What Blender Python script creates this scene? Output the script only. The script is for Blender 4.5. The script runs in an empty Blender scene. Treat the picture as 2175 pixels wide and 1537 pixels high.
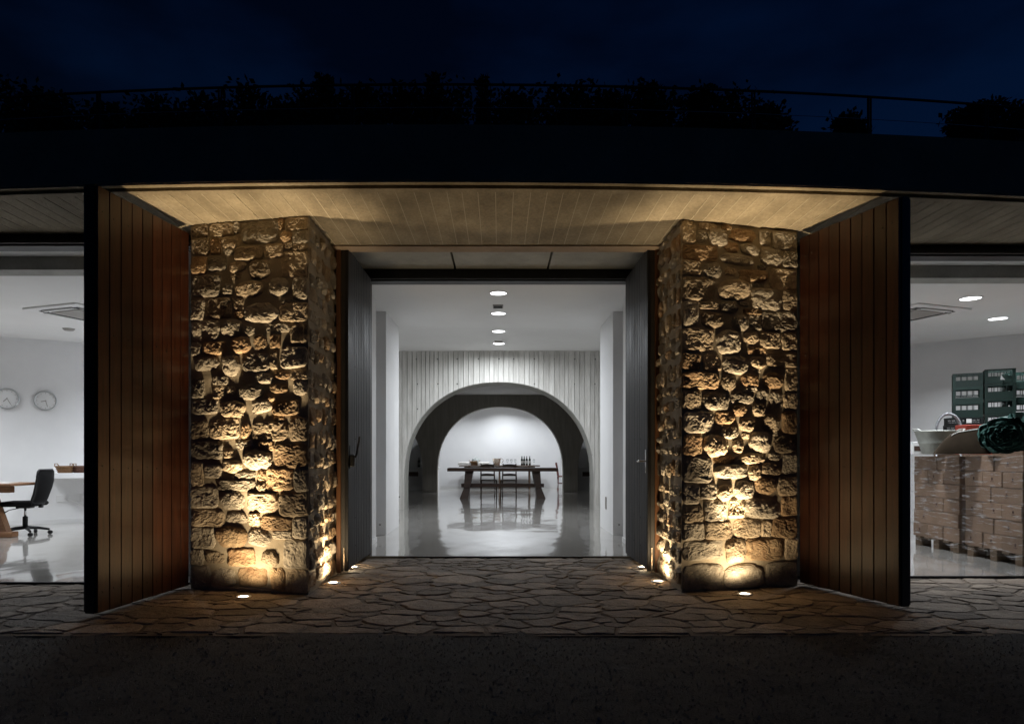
import bpy, math, random
from mathutils import Vector, Matrix, noise

# ------------------------------------------------------------------ camera, world, exposure
sc = bpy.context.scene
C = sc.collection
F = 1450.0            # focal length in photograph pixels (2175 wide)
CX, CY = 1061.0, 970.0
EYE = 1.1
cam_d = bpy.data.cameras.new('camera')
cam_d.sensor_fit = 'HORIZONTAL'
cam_d.sensor_width = 36.0
cam_d.lens = 36.0 * F / 2175.0
cam_d.shift_x = (1087.5 - CX) / 2175.0
cam_d.shift_y = (CY - 768.5) / 2175.0
cam_d.clip_start = 0.05
cam_d.clip_end = 2000.0
cam = bpy.data.objects.new('camera', cam_d)
cam.location = (0, 0, EYE)
cam.rotation_euler = (math.pi / 2, 0, 0)
C.objects.link(cam)
sc.camera = cam

w = bpy.data.worlds.new('World')
sc.world = w
w.use_nodes = True
nt = w.node_tree
nt.nodes.clear()
wo = nt.nodes.new('ShaderNodeOutputWorld')
bg = nt.nodes.new('ShaderNodeBackground')
sky = nt.nodes.new('ShaderNodeTexSky')
sky.sky_type = 'NISHITA'
sky.sun_disc = False
sky.sun_elevation = math.radians(-3.4)
sky.sun_rotation = math.radians(120.0)
tcw = nt.nodes.new('ShaderNodeTexCoord')
mpw = nt.nodes.new('ShaderNodeMapping')
mpw.inputs['Scale'].default_value = (1.0, 1.0, 2.6)
nzw = nt.nodes.new('ShaderNodeTexNoise')
nzw.inputs['Scale'].default_value = 3.2
nzw.inputs['Detail'].default_value = 5.0
nzw.inputs['Roughness'].default_value = 0.5
rmw = nt.nodes.new('ShaderNodeMapRange')
rmw.inputs['From Min'].default_value = 0.36
rmw.inputs['From Max'].default_value = 0.66
rmw.inputs['To Min'].default_value = 0.40
rmw.inputs['To Max'].default_value = 1.25
mxw = nt.nodes.new('ShaderNodeVectorMath')
mxw.operation = 'SCALE'
nt.links.new(tcw.outputs['Generated'], mpw.inputs['Vector'])
nt.links.new(mpw.outputs['Vector'], nzw.inputs['Vector'])
nt.links.new(nzw.outputs['Fac'], rmw.inputs['Value'])
nt.links.new(sky.outputs['Color'], mxw.inputs[0])
nt.links.new(rmw.outputs['Result'], mxw.inputs['Scale'])
tnw = nt.nodes.new('ShaderNodeVectorMath')      # deep blue of the last dusk light
tnw.operation = 'MULTIPLY'
tnw.inputs[1].default_value = (0.13, 0.80, 2.50)
nt.links.new(mxw.outputs['Vector'], tnw.inputs[0])
nt.links.new(tnw.outputs['Vector'], bg.inputs['Color'])
bg.inputs['Strength'].default_value = 0.15
nt.links.new(bg.outputs['Background'], wo.inputs['Surface'])

vs = sc.view_settings
vs.view_transform = 'Standard'
vs.look = 'None'
vs.exposure = 0.0
vs.gamma = 1.0
vs.use_curve_mapping = False
sc.render.engine = 'CYCLES'
cy = sc.cycles
cy.use_denoising = True
try:
    cy.denoiser = 'OPENIMAGEDENOISE'
    cy.denoising_input_passes = 'RGB_ALBEDO_NORMAL'
except Exception:
    pass
cy.max_bounces = 7
cy.diffuse_bounces = 4
cy.glossy_bounces = 4
cy.transmission_bounces = 4
cy.transparent_max_bounces = 8
cy.sample_clamp_indirect = 6.0
cy.caustics_reflective = False
cy.caustics_refractive = False
cy.use_adaptive_sampling = False

WARM = (1.0, 0.77, 0.47)
COOL = (0.90, 0.95, 1.0)
HALL_W, ROOM_W, SPOT_W = 41.0, 48.0, 460.0

# ------------------------------------------------------------------ helpers
R = random.Random(11)

class MB:
    """collects geometry for one mesh"""
    def __init__(s):
        s.v = []; s.f = []; s.sm = []
    def add(s, vs_, fs_, smooth=False):
        o = len(s.v)
        s.v += [tuple(p) for p in vs_]
        for f in fs_:
            s.f.append(tuple(i + o for i in f)); s.sm.append(smooth)
        return s
    def box(s, a, b, bev=0.0):
        x0, y0, z0 = a; x1, y1, z1 = b
        if bev <= 0:
            v = [(x0,y0,z0),(x1,y0,z0),(x1,y1,z0),(x0,y1,z0),(x0,y0,z1),(x1,y0,z1),(x1,y1,z1),(x0,y1,z1)]
            s.add(v, [(0,3,2,1),(4,5,6,7),(0,1,5,4),(1,2,6,5),(2,3,7,6),(3,0,4,7)])
        else:
            # chamfered box
            e = bev; v = []; idx = {}
            for sx in (0,1):
                for sy in (0,1):
                    for sz in (0,1):
                        X=(x0,x1)[sx]; Y=(y0,y1)[sy]; Z=(z0,z1)[sz]
                        dx=e if sx==0 else -e; dy=e if sy==0 else -e; dz=e if sz==0 else -e
                        idx[(sx,sy,sz)]=len(v)
                        v += [(X,Y+dy,Z+dz),(X+dx,Y,Z+dz),(X+dx,Y+dy,Z)]
            I=lambda a_,b_,c_,k: idx[(a_,b_,c_)]+k
            f=[]
            f.append((I(0,0,0,0),I(0,0,1,0),I(0,1,1,0),I(0,1,0,0)))
            f.append((I(1,0,0,0),I(1,1,0,0),I(1,1,1,0),I(1,0,1,0)))
            f.append((I(0,0,0,1),I(1,0,0,1),I(1,0,1,1),I(0,0,1,1)))
            f.append((I(0,1,0,1),I(0,1,1,1),I(1,1,1,1),I(1,1,0,1)))
            f.append((I(0,0,0,2),I(0,1,0,2),I(1,1,0,2),I(1,0,0,2)))
            f.append((I(0,0,1,2),I(1,0,1,2),I(1,1,1,2),I(0,1,1,2)))
            for sx in (0,1):
                for sy in (0,1):
                    f.append((I(sx,sy,0,0),I(sx,sy,0,1),I(sx,sy,1,1),I(sx,sy,1,0)))
            for sx in (0,1):
                for sz in (0,1):
                    f.append((I(sx,0,sz,0),I(sx,0,sz,2),I(sx,1,sz,2),I(sx,1,sz,0)))
            for sy in (0,1):
                for sz in (0,1):
                    f.append((I(0,sy,sz,1),I(0,sy,sz,2),I(1,sy,sz,2),I(1,sy,sz,1)))
            for k in idx.values():
                f.append((k,k+1,k+2))
            s.add(v,f)
        return s
    def prism(s, pts, z0, z1):
        n=len(pts)
        v=[(p[0],p[1],z0) for p in pts]+[(p[0],p[1],z1) for p in pts]
        f=[tuple(range(n-1,-1,-1)),tuple(range(n,2*n))]
        f+=[(i,(i+1)%n,n+(i+1)%n,n+i) for i in range(n)]
        return s.add(v,f)
    def tube(s, pts, r, seg=8, cap=True, smooth=True):
        pts=[Vector(p) for p in pts]; n=len(pts)
        rr = r if isinstance(r,(list,tuple)) else [r]*n
        vs_=[]; up=Vector((0,0,1))
        for i,p in enumerate(pts):
            t=(pts[min(i+1,n-1)]-pts[max(i-1,0)]).normalized()
            a=t.cross(up)
            if a.length<1e-3: a=t.cross(Vector((0,1,0)))
            a.normalize(); b=t.cross(a)
            for k in range(seg):
                q=2*math.pi*k/seg
                vs_.append(p+(a*math.cos(q)+b*math.sin(q))*rr[i])
        f=[(i*seg+k,i*seg+(k+1)%seg,(i+1)*seg+(k+1)%seg,(i+1)*seg+k) for i in range(n-1) for k in range(seg)]
        s.add(vs_,f,smooth)
        if cap:
            o=len(s.v)-len(vs_)
            s.f.append(tuple(o+k for k in range(seg))); s.sm.append(False)
            s.f.append(tuple(o+(n-1)*seg+k for k in range(seg-1,-1,-1))); s.sm.append(False)
        return s
    def lathe(s, prof, c=(0,0,0), seg=24, smooth=True, sx=1.0, sy=1.0, cap=True):
        n=len(prof); vs_=[]
        for (r,z) in prof:
            for k in range(seg):
                q=2*math.pi*k/seg
                vs_.append((c[0]+r*sx*math.cos(q),c[1]+r*sy*math.sin(q),c[2]+z))
        f=[(i*seg+k,i*seg+(k+1)%seg,(i+1)*seg+(k+1)%seg,(i+1)*seg+k) for i in range(n-1) for k in range(seg)]
        s.add(vs_,f,smooth)
        o=len(s.v)-len(vs_)
        if not cap: return s
        if prof[0][0]>1e-6: s.f.append(tuple(o+k for k in range(seg-1,-1,-1))); s.sm.append(False)
        if prof[-1][0]>1e-6: s.f.append(tuple(o+(n-1)*seg+k for k in range(seg))); s.sm.append(False)
        return s
    def xf(s, M, start=0):
        for i in range(start,len(s.v)):
            s.v[i]=tuple(M@Vector(s.v[i]))
        return s
    def mesh(s, name, m=None):
        me=bpy.data.meshes.new(name)
        me.from_pydata(s.v,[],s.f)
        me.polygons.foreach_set('use_smooth',s.sm)
        if m: me.materials.append(m)
        me.update()
        return me
    def build(s, name, m=None, parent=None, loc=(0,0,0), rotz=0.0):
        return put(name, s.mesh(name,m), parent, loc, rotz)

def put(name, me, parent=None, loc=(0,0,0), rotz=0.0):
    o=bpy.data.objects.new(name,me)
    C.objects.link(o)
    o.parent=parent
    o.location=loc
    o.rotation_euler=(0,0,rotz)
    return o

def tag(o,label=None,cat=None,group=None,kind=None):
    if label: o['label']=label
    if cat: o['category']=cat
    if group: o['group']=group
    if kind: o['kind']=kind
    return o

def thing(name,label,cat,loc=(0,0,0),rotz=0.0,group=None):
    o=put(name,None,None,loc,rotz)
    o.empty_display_size=0.1
    return tag(o,label,cat,group)

def copy_tree(o,parent=None):
    c=o.copy(); C.objects.link(c); c.parent=parent
    for ch in list(o.children): copy_tree(ch,c)
    return c

def struct(name,mb,m,loc=(0,0,0)):
    o=mb.build(name,m,None,loc); o['kind']='structure'; return o

# ------------------------------------------------------------------ materials
def new_mat(name):
    m=bpy.data.materials.new(name); m.use_nodes=True
    n=m.node_tree.nodes; b=n['Principled BSDF']
    return m,m.node_tree,b

def N(t,typ,**kw):
    n=t.nodes.new(typ)
    for k,v in kw.items():
        if k in n.inputs: n.inputs[k].default_value=v
        else: setattr(n,k,v)
    return n

def mat(name,col,rough=0.6,col2=None,scale=4.0,detail=5.0,stretch=(1,1,1),bump=0.0,bscale=30.0,bdist=0.01,
        metallic=0.0,spec=0.5,rand=0.0,rough2=None,coat=0.0,fine=0.0,bstretch=None,lo=0.35,hi=0.65,world=False):
    m,t,b=new_mat(name)
    L=t.links
    b.inputs['Roughness'].default_value=rough
    b.inputs['Metallic'].default_value=metallic
    b.inputs['Specular IOR Level'].default_value=spec
    if coat: 
        b.inputs['Coat Weight'].default_value=coat; b.inputs['Coat Roughness'].default_value=0.25
    tc=N(t,'ShaderNodeTexCoord')
    mp=N(t,'ShaderNodeMapping'); mp.inputs['Scale'].default_value=stretch
    if world:
        ge=N(t,'ShaderNodeNewGeometry'); L.new(ge.outputs['Position'],mp.inputs['Vector'])
    else: L.new(tc.outputs['Object'],mp.inputs['Vector'])
    vec=mp.outputs['Vector']
    oi=None
    if rand>0:
        oi=N(t,'ShaderNodeObjectInfo')
        ad=N(t,'ShaderNodeVectorMath',operation='ADD')
        sc_=N(t,'ShaderNodeVectorMath',operation='SCALE'); sc_.inputs[0].default_value=(17.3,9.1,23.7)
        L.new(oi.outputs['Random'],sc_.inputs['Scale'])
        L.new(vec,ad.inputs[0]); L.new(sc_.outputs['Vector'],ad.inputs[1])
        vec=ad.outputs['Vector']
    col=tuple(col)+(1,)
    cur=None
    if col2 is not None:
        nz=N(t,'ShaderNodeTexNoise',Scale=scale,Detail=detail,Roughness=0.6)
        L.new(vec,nz.inputs['Vector'])
        mr=N(t,'ShaderNodeMapRange'); mr.inputs['From Min'].default_value=lo; mr.inputs['From Max'].default_value=hi
        L.new(nz.outputs['Fac'],mr.inputs['Value'])
        mx=N(t,'ShaderNodeMix',data_type='RGBA')
        mx.inputs[6].default_value=col; mx.inputs[7].default_value=tuple(col2)+(1,)
        L.new(mr.outputs['Result'],mx.inputs[0])
        cur=mx.outputs[2]
        if rough2 is not None:
            mr2=N(t,'ShaderNodeMapRange'); mr2.inputs['From Min'].default_value=lo; mr2.inputs['From Max'].default_value=hi
            mr2.inputs['To Min'].default_value=rough; mr2.inputs['To Max'].default_value=rough2
            L.new(nz.outputs['Fac'],mr2.inputs['Value']); L.new(mr2.outputs['Result'],b.inputs['Roughness'])
    if fine>0:
        nf=N(t,'ShaderNodeTexNoise',Scale=scale*14,Detail=4.0,Roughness=0.7)
        L.new(vec,nf.inputs['Vector'])
        mrf=N(t,'ShaderNodeMapRange'); mrf.inputs['From Min'].default_value=0.3; mrf.inputs['From Max'].default_value=0.7
        mrf.inputs['To Min'].default_value=1-fine; mrf.inputs['To Max'].default_value=1+fine
        L.new(nf.outputs['Fac'],mrf.inputs['Value'])
        sv=N(t,'ShaderNodeVectorMath',operation='SCALE')
        if cur: L.new(cur,sv.inputs[0])
        else: sv.inputs[0].default_value=col[:3]
        L.new(mrf.outputs['Result'],sv.inputs['Scale']); cur=sv.outputs['Vector']
    if rand>0:
        mrr=N(t,'ShaderNodeMapRange'); mrr.inputs['To Min'].default_value=1-rand; mrr.inputs['To Max'].default_value=1+rand
        L.new(oi.outputs['Random'],mrr.inputs['Value'])
        sv=N(t,'ShaderNodeVectorMath',operation='SCALE')
        if cur: L.new(cur,sv.inputs[0])
        else: sv.inputs[0].default_value=col[:3]
        L.new(mrr.outputs['Result'],sv.inputs['Scale']); cur=sv.outputs['Vector']
    if cur: L.new(cur,b.inputs['Base Color'])
    else: b.inputs['Base Color'].default_value=col
    if bump>0:
        nb=N(t,'ShaderNodeTexNoise',Scale=bscale,Detail=6.0,Roughness=0.65)
        if bstretch:
            mpb=N(t,'ShaderNodeMapping'); mpb.inputs['Scale'].default_value=bstretch
            L.new(tc.outputs['Object'],mpb.inputs['Vector']); L.new(mpb.outputs['Vector'],nb.inputs['Vector'])
        else: L.new(vec,nb.inputs['Vector'])
        bp=N(t,'ShaderNodeBump',Strength=bump,Distance=bdist)
        L.new(nb.outputs['Fac'],bp.inputs['Height']); L.new(bp.outputs['Normal'],b.inputs['Normal'])
    return m

def emit_mat(name,col,strength):
    m,t,b=new_mat(name)
    b.inputs['Base Color'].default_value=(0.8,0.8,0.8,1)
    b.inputs['Emission Color'].default_value=tuple(col)+(1,)
    b.inputs['Emission Strength'].default_value=strength
    return m

M={}
M['asphalt']=mat('asphalt',(0.028,0.027,0.027),0.9,(0.060,0.056,0.053),26.0,bump=0.9,bscale=90,bdist=0.02,fine=0.5)
M['gravel']=mat('gravel',(0.10,0.095,0.09),0.7,(0.34,0.32,0.29),40.0,rand=0.3)
M['bed']=mat('joint_earth',(0.12,0.093,0.070),0.95,(0.22,0.173,0.132),6.0,bump=0.6,bscale=60)
M['flag']=mat('flagstone',(0.19,0.147,0.112),0.8,(0.33,0.265,0.205),5.0,bump=1.0,bscale=24,bdist=0.022,rand=0.32,fine=0.22)
M['stone']=mat('rubble_stone',(0.29,0.22,0.150),0.9,(0.46,0.375,0.27),7.0,bump=0.8,bscale=60,bdist=0.008,rand=0.34,fine=0.22)
M['stone_grey']=mat('greyer_rubble_stone',(0.25,0.215,0.17),0.9,(0.42,0.37,0.30),9.0,bump=0.8,bscale=60,bdist=0.008,rand=0.30,fine=0.22)
M['stone_rust']=mat('rusty_rubble_stone',(0.27,0.165,0.09),0.9,(0.43,0.31,0.19),8.0,bump=0.8,bscale=60,bdist=0.008,rand=0.30,fine=0.22)
M['mortar']=mat('lime_mortar',(0.30,0.25,0.18),0.95,(0.40,0.335,0.25),6.0,bump=0.45,bscale=90,bdist=0.004,fine=0.12)
M['conc']=mat('board_concrete',(0.22,0.182,0.125),0.9,(0.37,0.31,0.22),2.6,detail=9.0,stretch=(1.3,0.8,1),bump=0.6,bscale=40,bdist=0.008,fine=0.22,world=True)
M['laitance']=mat('pale_laitance',(0.50,0.44,0.34),0.85)
M['conc_fascia']=mat('fascia_concrete',(0.27,0.20,0.14),0.85,(0.37,0.28,0.20),2.0,bump=0.3,bscale=30,bdist=0.005,fine=0.1)
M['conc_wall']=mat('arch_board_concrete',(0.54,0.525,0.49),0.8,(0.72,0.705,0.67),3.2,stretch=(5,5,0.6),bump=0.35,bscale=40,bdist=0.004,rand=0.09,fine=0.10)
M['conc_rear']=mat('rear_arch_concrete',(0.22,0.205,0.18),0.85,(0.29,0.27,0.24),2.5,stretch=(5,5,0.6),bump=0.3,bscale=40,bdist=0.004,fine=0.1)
M['conc_panel']=mat('grey_concrete_panel',(0.32,0.32,0.295),0.85,(0.42,0.415,0.385),3.5,bump=0.3,bscale=35,bdist=0.004,fine=0.08)
M['plaster']=mat('white_plaster',(0.78,0.78,0.79),0.85,(0.83,0.83,0.835),1.4,bump=0.12,bscale=60,bdist=0.003)
M['ceil']=mat('white_ceiling_paint',(0.78,0.775,0.77),0.9,(0.82,0.815,0.81),1.0,bump=0.05,bscale=60,bdist=0.002)
M['steel']=mat('black_steel',(0.018,0.018,0.020),0.5,(0.028,0.027,0.027),8.0,metallic=0.3)
M['steel_frame']=mat('dark_frame',(0.03,0.027,0.025),0.6,(0.045,0.04,0.036),8.0)
M['galv']=mat('ribbed_metal',(0.075,0.075,0.078),0.5,(0.13,0.13,0.134),3.0,stretch=(1,1,0.4),metallic=0.25,rough2=0.62,spec=0.35)
M['plank']=mat('varnished_plank',(0.026,0.0068,0.0032),0.36,(0.060,0.0172,0.0070),5.0,stretch=(9,9,0.55),bump=0.18,bscale=26,bdist=0.004,bstretch=(12,12,0.6),rand=0.38,fine=0.28,coat=0.15)
M['stile']=mat('orange_wood_edge',(0.12,0.048,0.018),0.5,(0.17,0.074,0.030),5.0,stretch=(9,9,0.5))
M['darkwood']=mat('dark_table_wood',(0.05,0.024,0.014),0.45,(0.085,0.04,0.022),6.0,stretch=(1,8,8),rand=0.15)
M['chairwood']=mat('walnut_chair_wood',(0.07,0.042,0.026),0.5,(0.10,0.06,0.038),8.0,rand=0.15)
M['redwood']=mat('reddish_wood',(0.14,0.028,0.018),0.45,(0.19,0.045,0.028),8.0)
M['oak']=mat('oiled_oak',(0.17,0.080,0.036),0.45,(0.25,0.125,0.06),5.0,stretch=(1,8,8))
M['mesh_black']=mat('black_mesh_fabric',(0.007,0.007,0.0075),0.85,spec=0.15)
M['plastic']=mat('black_plastic',(0.010,0.010,0.0105),0.45,spec=0.3)
M['chrome']=mat('chrome',(0.75,0.75,0.76),0.12,metallic=1.0)
M['rimgrey']=mat('brushed_rim',(0.60,0.61,0.62),0.28,metallic=0.85)
M['white']=mat('white_enamel',(0.80,0.80,0.80),0.35)
M['white_lam']=mat('white_laminate',(0.78,0.79,0.80),0.4)
M['paper']=mat('white_paper',(0.82,0.82,0.81),0.8)
M['linen']=mat('white_linen',(0.74,0.72,0.69),0.9,(0.66,0.63,0.59),12.0,bump=0.4,bscale=40)
M['check']=mat('checked_linen',(0.55,0.56,0.55),0.9,(0.20,0.23,0.22),30.0)
M['wicker']=mat('wicker',(0.18,0.095,0.04),0.7,(0.30,0.17,0.08),60.0,bump=0.8,bscale=90,bdist=0.01)
M['wicker2']=mat('dark_wicker',(0.10,0.045,0.028),0.7,(0.17,0.08,0.05),60.0,bump=0.8,bscale=90,bdist=0.01)
M['cloth_dark']=mat('brown_mat',(0.024,0.017,0.011),0.95,(0.036,0.026,0.017),8.0,bump=0.4,bscale=120,bdist=0.003,spec=0.1)
M['carton']=mat('brown_carton',(0.20,0.128,0.084),0.8,(0.26,0.172,0.116),3.0,rand=0.12,fine=0.04)
M['carton_tape']=mat('carton_tape',(0.20,0.125,0.085),0.35)
M['print']=mat('carton_print',(0.07,0.035,0.025),0.8)
M['pallet']=mat('pallet_wood',(0.10,0.066,0.040),0.85,(0.16,0.11,0.07),5.0,stretch=(3,3,3),rand=0.2)
M['crate']=mat('green_crate_plastic',(0.006,0.024,0.019),0.5,(0.010,0.034,0.027),6.0,rand=0.25)
M['crate_black']=mat('black_crate_plastic',(0.012,0.015,0.015),0.45)
M['tarp']=mat('green_net_fabric',(0.014,0.070,0.058),0.7,(0.034,0.125,0.106),14.0,bump=0.5,bscale=60)
M['zinc']=mat('zinc',(0.33,0.34,0.31),0.5,(0.43,0.44,0.40),9.0,metallic=0.45)
M['hose']=mat('grey_hose',(0.30,0.31,0.33),0.4,metallic=0.3)
M['redbox']=mat('red_card',(0.45,0.07,0.045),0.6)
M['bucket']=mat('hammered_metal',(0.62,0.55,0.48),0.22,metallic=1.0)
M['bottle']=mat('dark_bottle_glass',(0.008,0.011,0.008),0.08,spec=0.7)
M['label']=mat('bottle_label',(0.35,0.34,0.32),0.7)
M['leaf']=mat('dark_foliage',(0.035,0.055,0.025),0.7,(0.06,0.085,0.04),9.0,rand=0.2)
M['bark']=mat('bark',(0.08,0.06,0.045),0.9)
M['soil']=mat('roof_grass',(0.05,0.06,0.03),0.95,(0.08,0.085,0.045),3.0,bump=0.8,bscale=20,bdist=0.05)
M['grille']=mat('grey_grille',(0.34,0.32,0.30),0.6)
M['grille_dark']=mat('dark_slot',(0.03,0.03,0.03),0.7)
M['cable']=mat('white_cable',(0.75,0.75,0.75),0.5)
M['lens_warm']=emit_mat('warm_lens',(1.0,0.88,0.70),9.0)
M['lens_cool']=emit_mat('cool_lens',(0.96,0.98,1.0),6.0)

# polished concrete floor with a slightly wavy polish
def floor_mat():
    m,t,b=new_mat('polished_concrete'); L=t.links
    tc=N(t,'ShaderNodeTexCoord')
    n1=N(t,'ShaderNodeTexNoise',Scale=0.9,Detail=7.0,Roughness=0.65); L.new(tc.outputs['Object'],n1.inputs['Vector'])
    mx=N(t,'ShaderNodeMix',data_type='RGBA'); mx.inputs[6].default_value=(0.34,0.325,0.30,1); mx.inputs[7].default_value=(0.48,0.46,0.435,1)
    mr=N(t,'ShaderNodeMapRange'); mr.inputs['From Min'].default_value=0.35; mr.inputs['From Max'].default_value=0.65
    L.new(n1.outputs['Fac'],mr.inputs['Value']); L.new(mr.outputs['Result'],mx.inputs[0]); L.new(mx.outputs[2],b.inputs['Base Color'])
    n3=N(t,'ShaderNodeTexNoise',Scale=5.0,Detail=5.0); L.new(tc.outputs['Object'],n3.inputs['Vector'])
    mr3=N(t,'ShaderNodeMapRange'); mr3.inputs['To Min'].default_value=0.05; mr3.inputs['To Max'].default_value=0.16
    L.new(n3.outputs['Fac'],mr3.inputs['Value']); L.new(mr3.outputs['Result'],b.inputs['Roughness'])
    mp=N(t,'ShaderNodeMapping'); mp.inputs['Scale'].default_value=(1.0,0.55,1.0); L.new(tc.outputs['Object'],mp.inputs['Vector'])
    n2=N(t,'ShaderNodeTexNoise',Scale=1.7,Detail=2.0,Roughness=0.4); L.new(mp.outputs['Vector'],n2.inputs['Vector'])
    bp=N(t,'ShaderNodeBump',Strength=0.36,Distance=0.03); L.new(n2.outputs['Fac'],bp.inputs['Height'])
    L.new(bp.outputs['Normal'],b.inputs['Normal'])
    b.inputs['Specular IOR Level'].default_value=0.75
    b.inputs['Coat Weight'].default_value=0.6
    b.inputs['Coat Roughness'].default_value=0.05
    L.new(bp.outputs['Normal'],b.inputs['Coat Normal'])
    return m
M['floor']=floor_mat()

def film_mat():
    m=bpy.data.materials.new('stretch_film'); m.use_nodes=True; t=m.node_tree; t.nodes.clear(); L=t.links
    out=N(t,'ShaderNodeOutputMaterial'); mix=N(t,'ShaderNodeMixShader')
    tr=N(t,'ShaderNodeBsdfTransparent'); tr.inputs['Color'].default_value=(0.97,0.965,0.96,1)
    gl=N(t,'ShaderNodeBsdfGlossy'); gl.inputs['Roughness'].default_value=0.20; gl.inputs['Color'].default_value=(0.9,0.9,0.92,1)
    tc=N(t,'ShaderNodeTexCoord'); mp=N(t,'ShaderNodeMapping'); mp.inputs['Scale'].default_value=(3.0,3.0,26.0)
    nz=N(t,'ShaderNodeTexNoise',Scale=2.2,Detail=5.0,Roughness=0.7); bp=N(t,'ShaderNodeBump',Strength=1.0,Distance=0.03)
    L.new(tc.outputs['Object'],mp.inputs['Vector']); L.new(mp.outputs['Vector'],nz.inputs['Vector'])
    L.new(nz.outputs['Fac'],bp.inputs['Height']); L.new(bp.outputs['Normal'],gl.inputs['Normal'])
    mp2=N(t,'ShaderNodeMapping'); mp2.inputs['Scale'].default_value=(2.2,2.2,18.0); L.new(tc.outputs['Object'],mp2.inputs['Vector'])
    n2=N(t,'ShaderNodeTexNoise',Scale=2.0,Detail=4.0,Roughness=0.6); L.new(mp2.outputs['Vector'],n2.inputs['Vector'])
    mr=N(t,'ShaderNodeMapRange'); mr.inputs['From Min'].default_value=0.54; mr.inputs['From Max'].default_value=0.70
    mr.inputs['To Min'].default_value=0.03; mr.inputs['To Max'].default_value=0.75
    L.new(n2.outputs['Fac'],mr.inputs['Value']); L.new(mr.outputs['Result'],mix.inputs['Fac'])
    L.new(tr.outputs['BSDF'],mix.inputs[1]); L.new(gl.outputs['BSDF'],mix.inputs[2]); L.new(mix.outputs['Shader'],out.inputs['Surface'])
    return m
M['film']=film_mat()

def glass_mat():
    m,t,b=new_mat('clear_glass')
    b.inputs['Base Color'].default_value=(0.95,0.97,0.97,1); b.inputs['Roughness'].default_value=0.02
    b.inputs['Transmission Weight'].default_value=1.0; b.inputs['IOR'].default_value=1.3
    return m
M['glass']=glass_mat()

# ------------------------------------------------------------------ ground
gm=MB(); gm.add([(-600,-300,-0.06),(600,-300,-0.06),(600,900,-0.06),(-600,900,-0.06)],[(0,1,2,3)])
struct('ground',gm,M['asphalt'])

# near forecourt with real coarse relief, up to the paving edge
EDGE=4.25
def edge_y(x): return EDGE+0.02*noise.noise((x*0.9,0,0))+0.012*noise.noise((x*4,3,0))
fm=MB(); nx,ny=260,110; vs_=[]; 
for j in range(ny+1):
    for i in range(nx+1):
        x=-6.5+13.0*i/nx; y=0.8+(edge_y(x)+0.06-0.8)*j/ny
        z=-0.010+0.010*noise.fractal((x*3,y*3,0),1.0,2.0,3)+0.006*noise.noise((x*22,y*22,1))
        vs_.append((x,y,min(z,-0.0015)))
fm.add(vs_,[(j*(nx+1)+i,j*(nx+1)+i+1,(j+1)*(nx+1)+i+1,(j+1)*(nx+1)+i) for j in range(ny) for i in range(nx)],True)
fore=struct('forecourt_road',fm,M['asphalt'])
# loose grit
gv=MB()
for k in range(7000):
    y=2.6+1.66*R.random()**0.9; x=(R.random()-0.5)*2*(y*0.78+0.3); s=0.0025+0.006*R.random()**2.5
    z=-0.004+0.010*noise.fractal((x*3,y*3,0),1.0,2.0,3)+0.006*noise.noise((x*22,y*22,1))
    z=min(z,0.0005); a=R.random()*6.28
    p=[(x+s*math.cos(a+q)*(0.7+0.6*R.random()),y+s*math.sin(a+q)*(0.7+0.6*R.random()),z-0.004) for q in (0,2.1,4.2)]
    gv.add(p+[(x,y,z+s*0.8)],[(0,1,3),(1,2,3),(2,0,3)])
g=gv.build('loose_grit',M['gravel']); tag(g,'fine loose grit scattered over the dark asphalt forecourt','grit',kind='stuff')

# crazy paving: power diagram cells, each flagstone its own piece
bedm=MB(); bedm.add([(-7,EDGE-0.02,-0.0075),(7,EDGE-0.02,-0.0075),(7,7.46,-0.0075),(-7,7.46,-0.0075)],[(0,1,2,3)])
paving=struct('paving',bedm,M['bed'])
def clip(poly,a,b,c):
    out=[]
    for i in range(len(poly)):
        p=poly[i]; q=poly[(i+1)%len(poly)]
        dp=a*p[0]+b*p[1]-c; dq=a*q[0]+b*q[1]-c
        if dp<=0: out.append(p)
        if dp*dq<0:
            t=dp/(dp-dq); out.append((p[0]+(q[0]-p[0])*t,p[1]+(q[1]-p[1])*t))
    return out
seeds=[]; tries=0
def in_region(x,y):
    if y<EDGE-0.05 or abs(x-0.05)>y*0.775+0.30: return False
    if -1.53<x<1.48: return y<7.47
    if x<0: return y<5.95 and not(-2.55<x<-1.56 and y>5.62)
    return y<6.25 and not(1.5<x<2.52 and y>5.72)
YS=1.45
while len(seeds)<470 and tries<90000:
    tries+=1
    x=R.uniform(-5.0,5.0); y=R.uniform(4.2,7.5)
    if not in_region(x,y): continue
    rad=R.choice((R.uniform(0.08,0.13),R.uniform(0.13,0.21),R.uniform(0.17,0.28)))
    if all((x-s[0])**2+(YS*y-s[1])**2>(0.62*(rad+s[2]))**2 for s in seeds): seeds.append((x,YS*y,rad))
FLAGS=0; cells=[]
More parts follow.
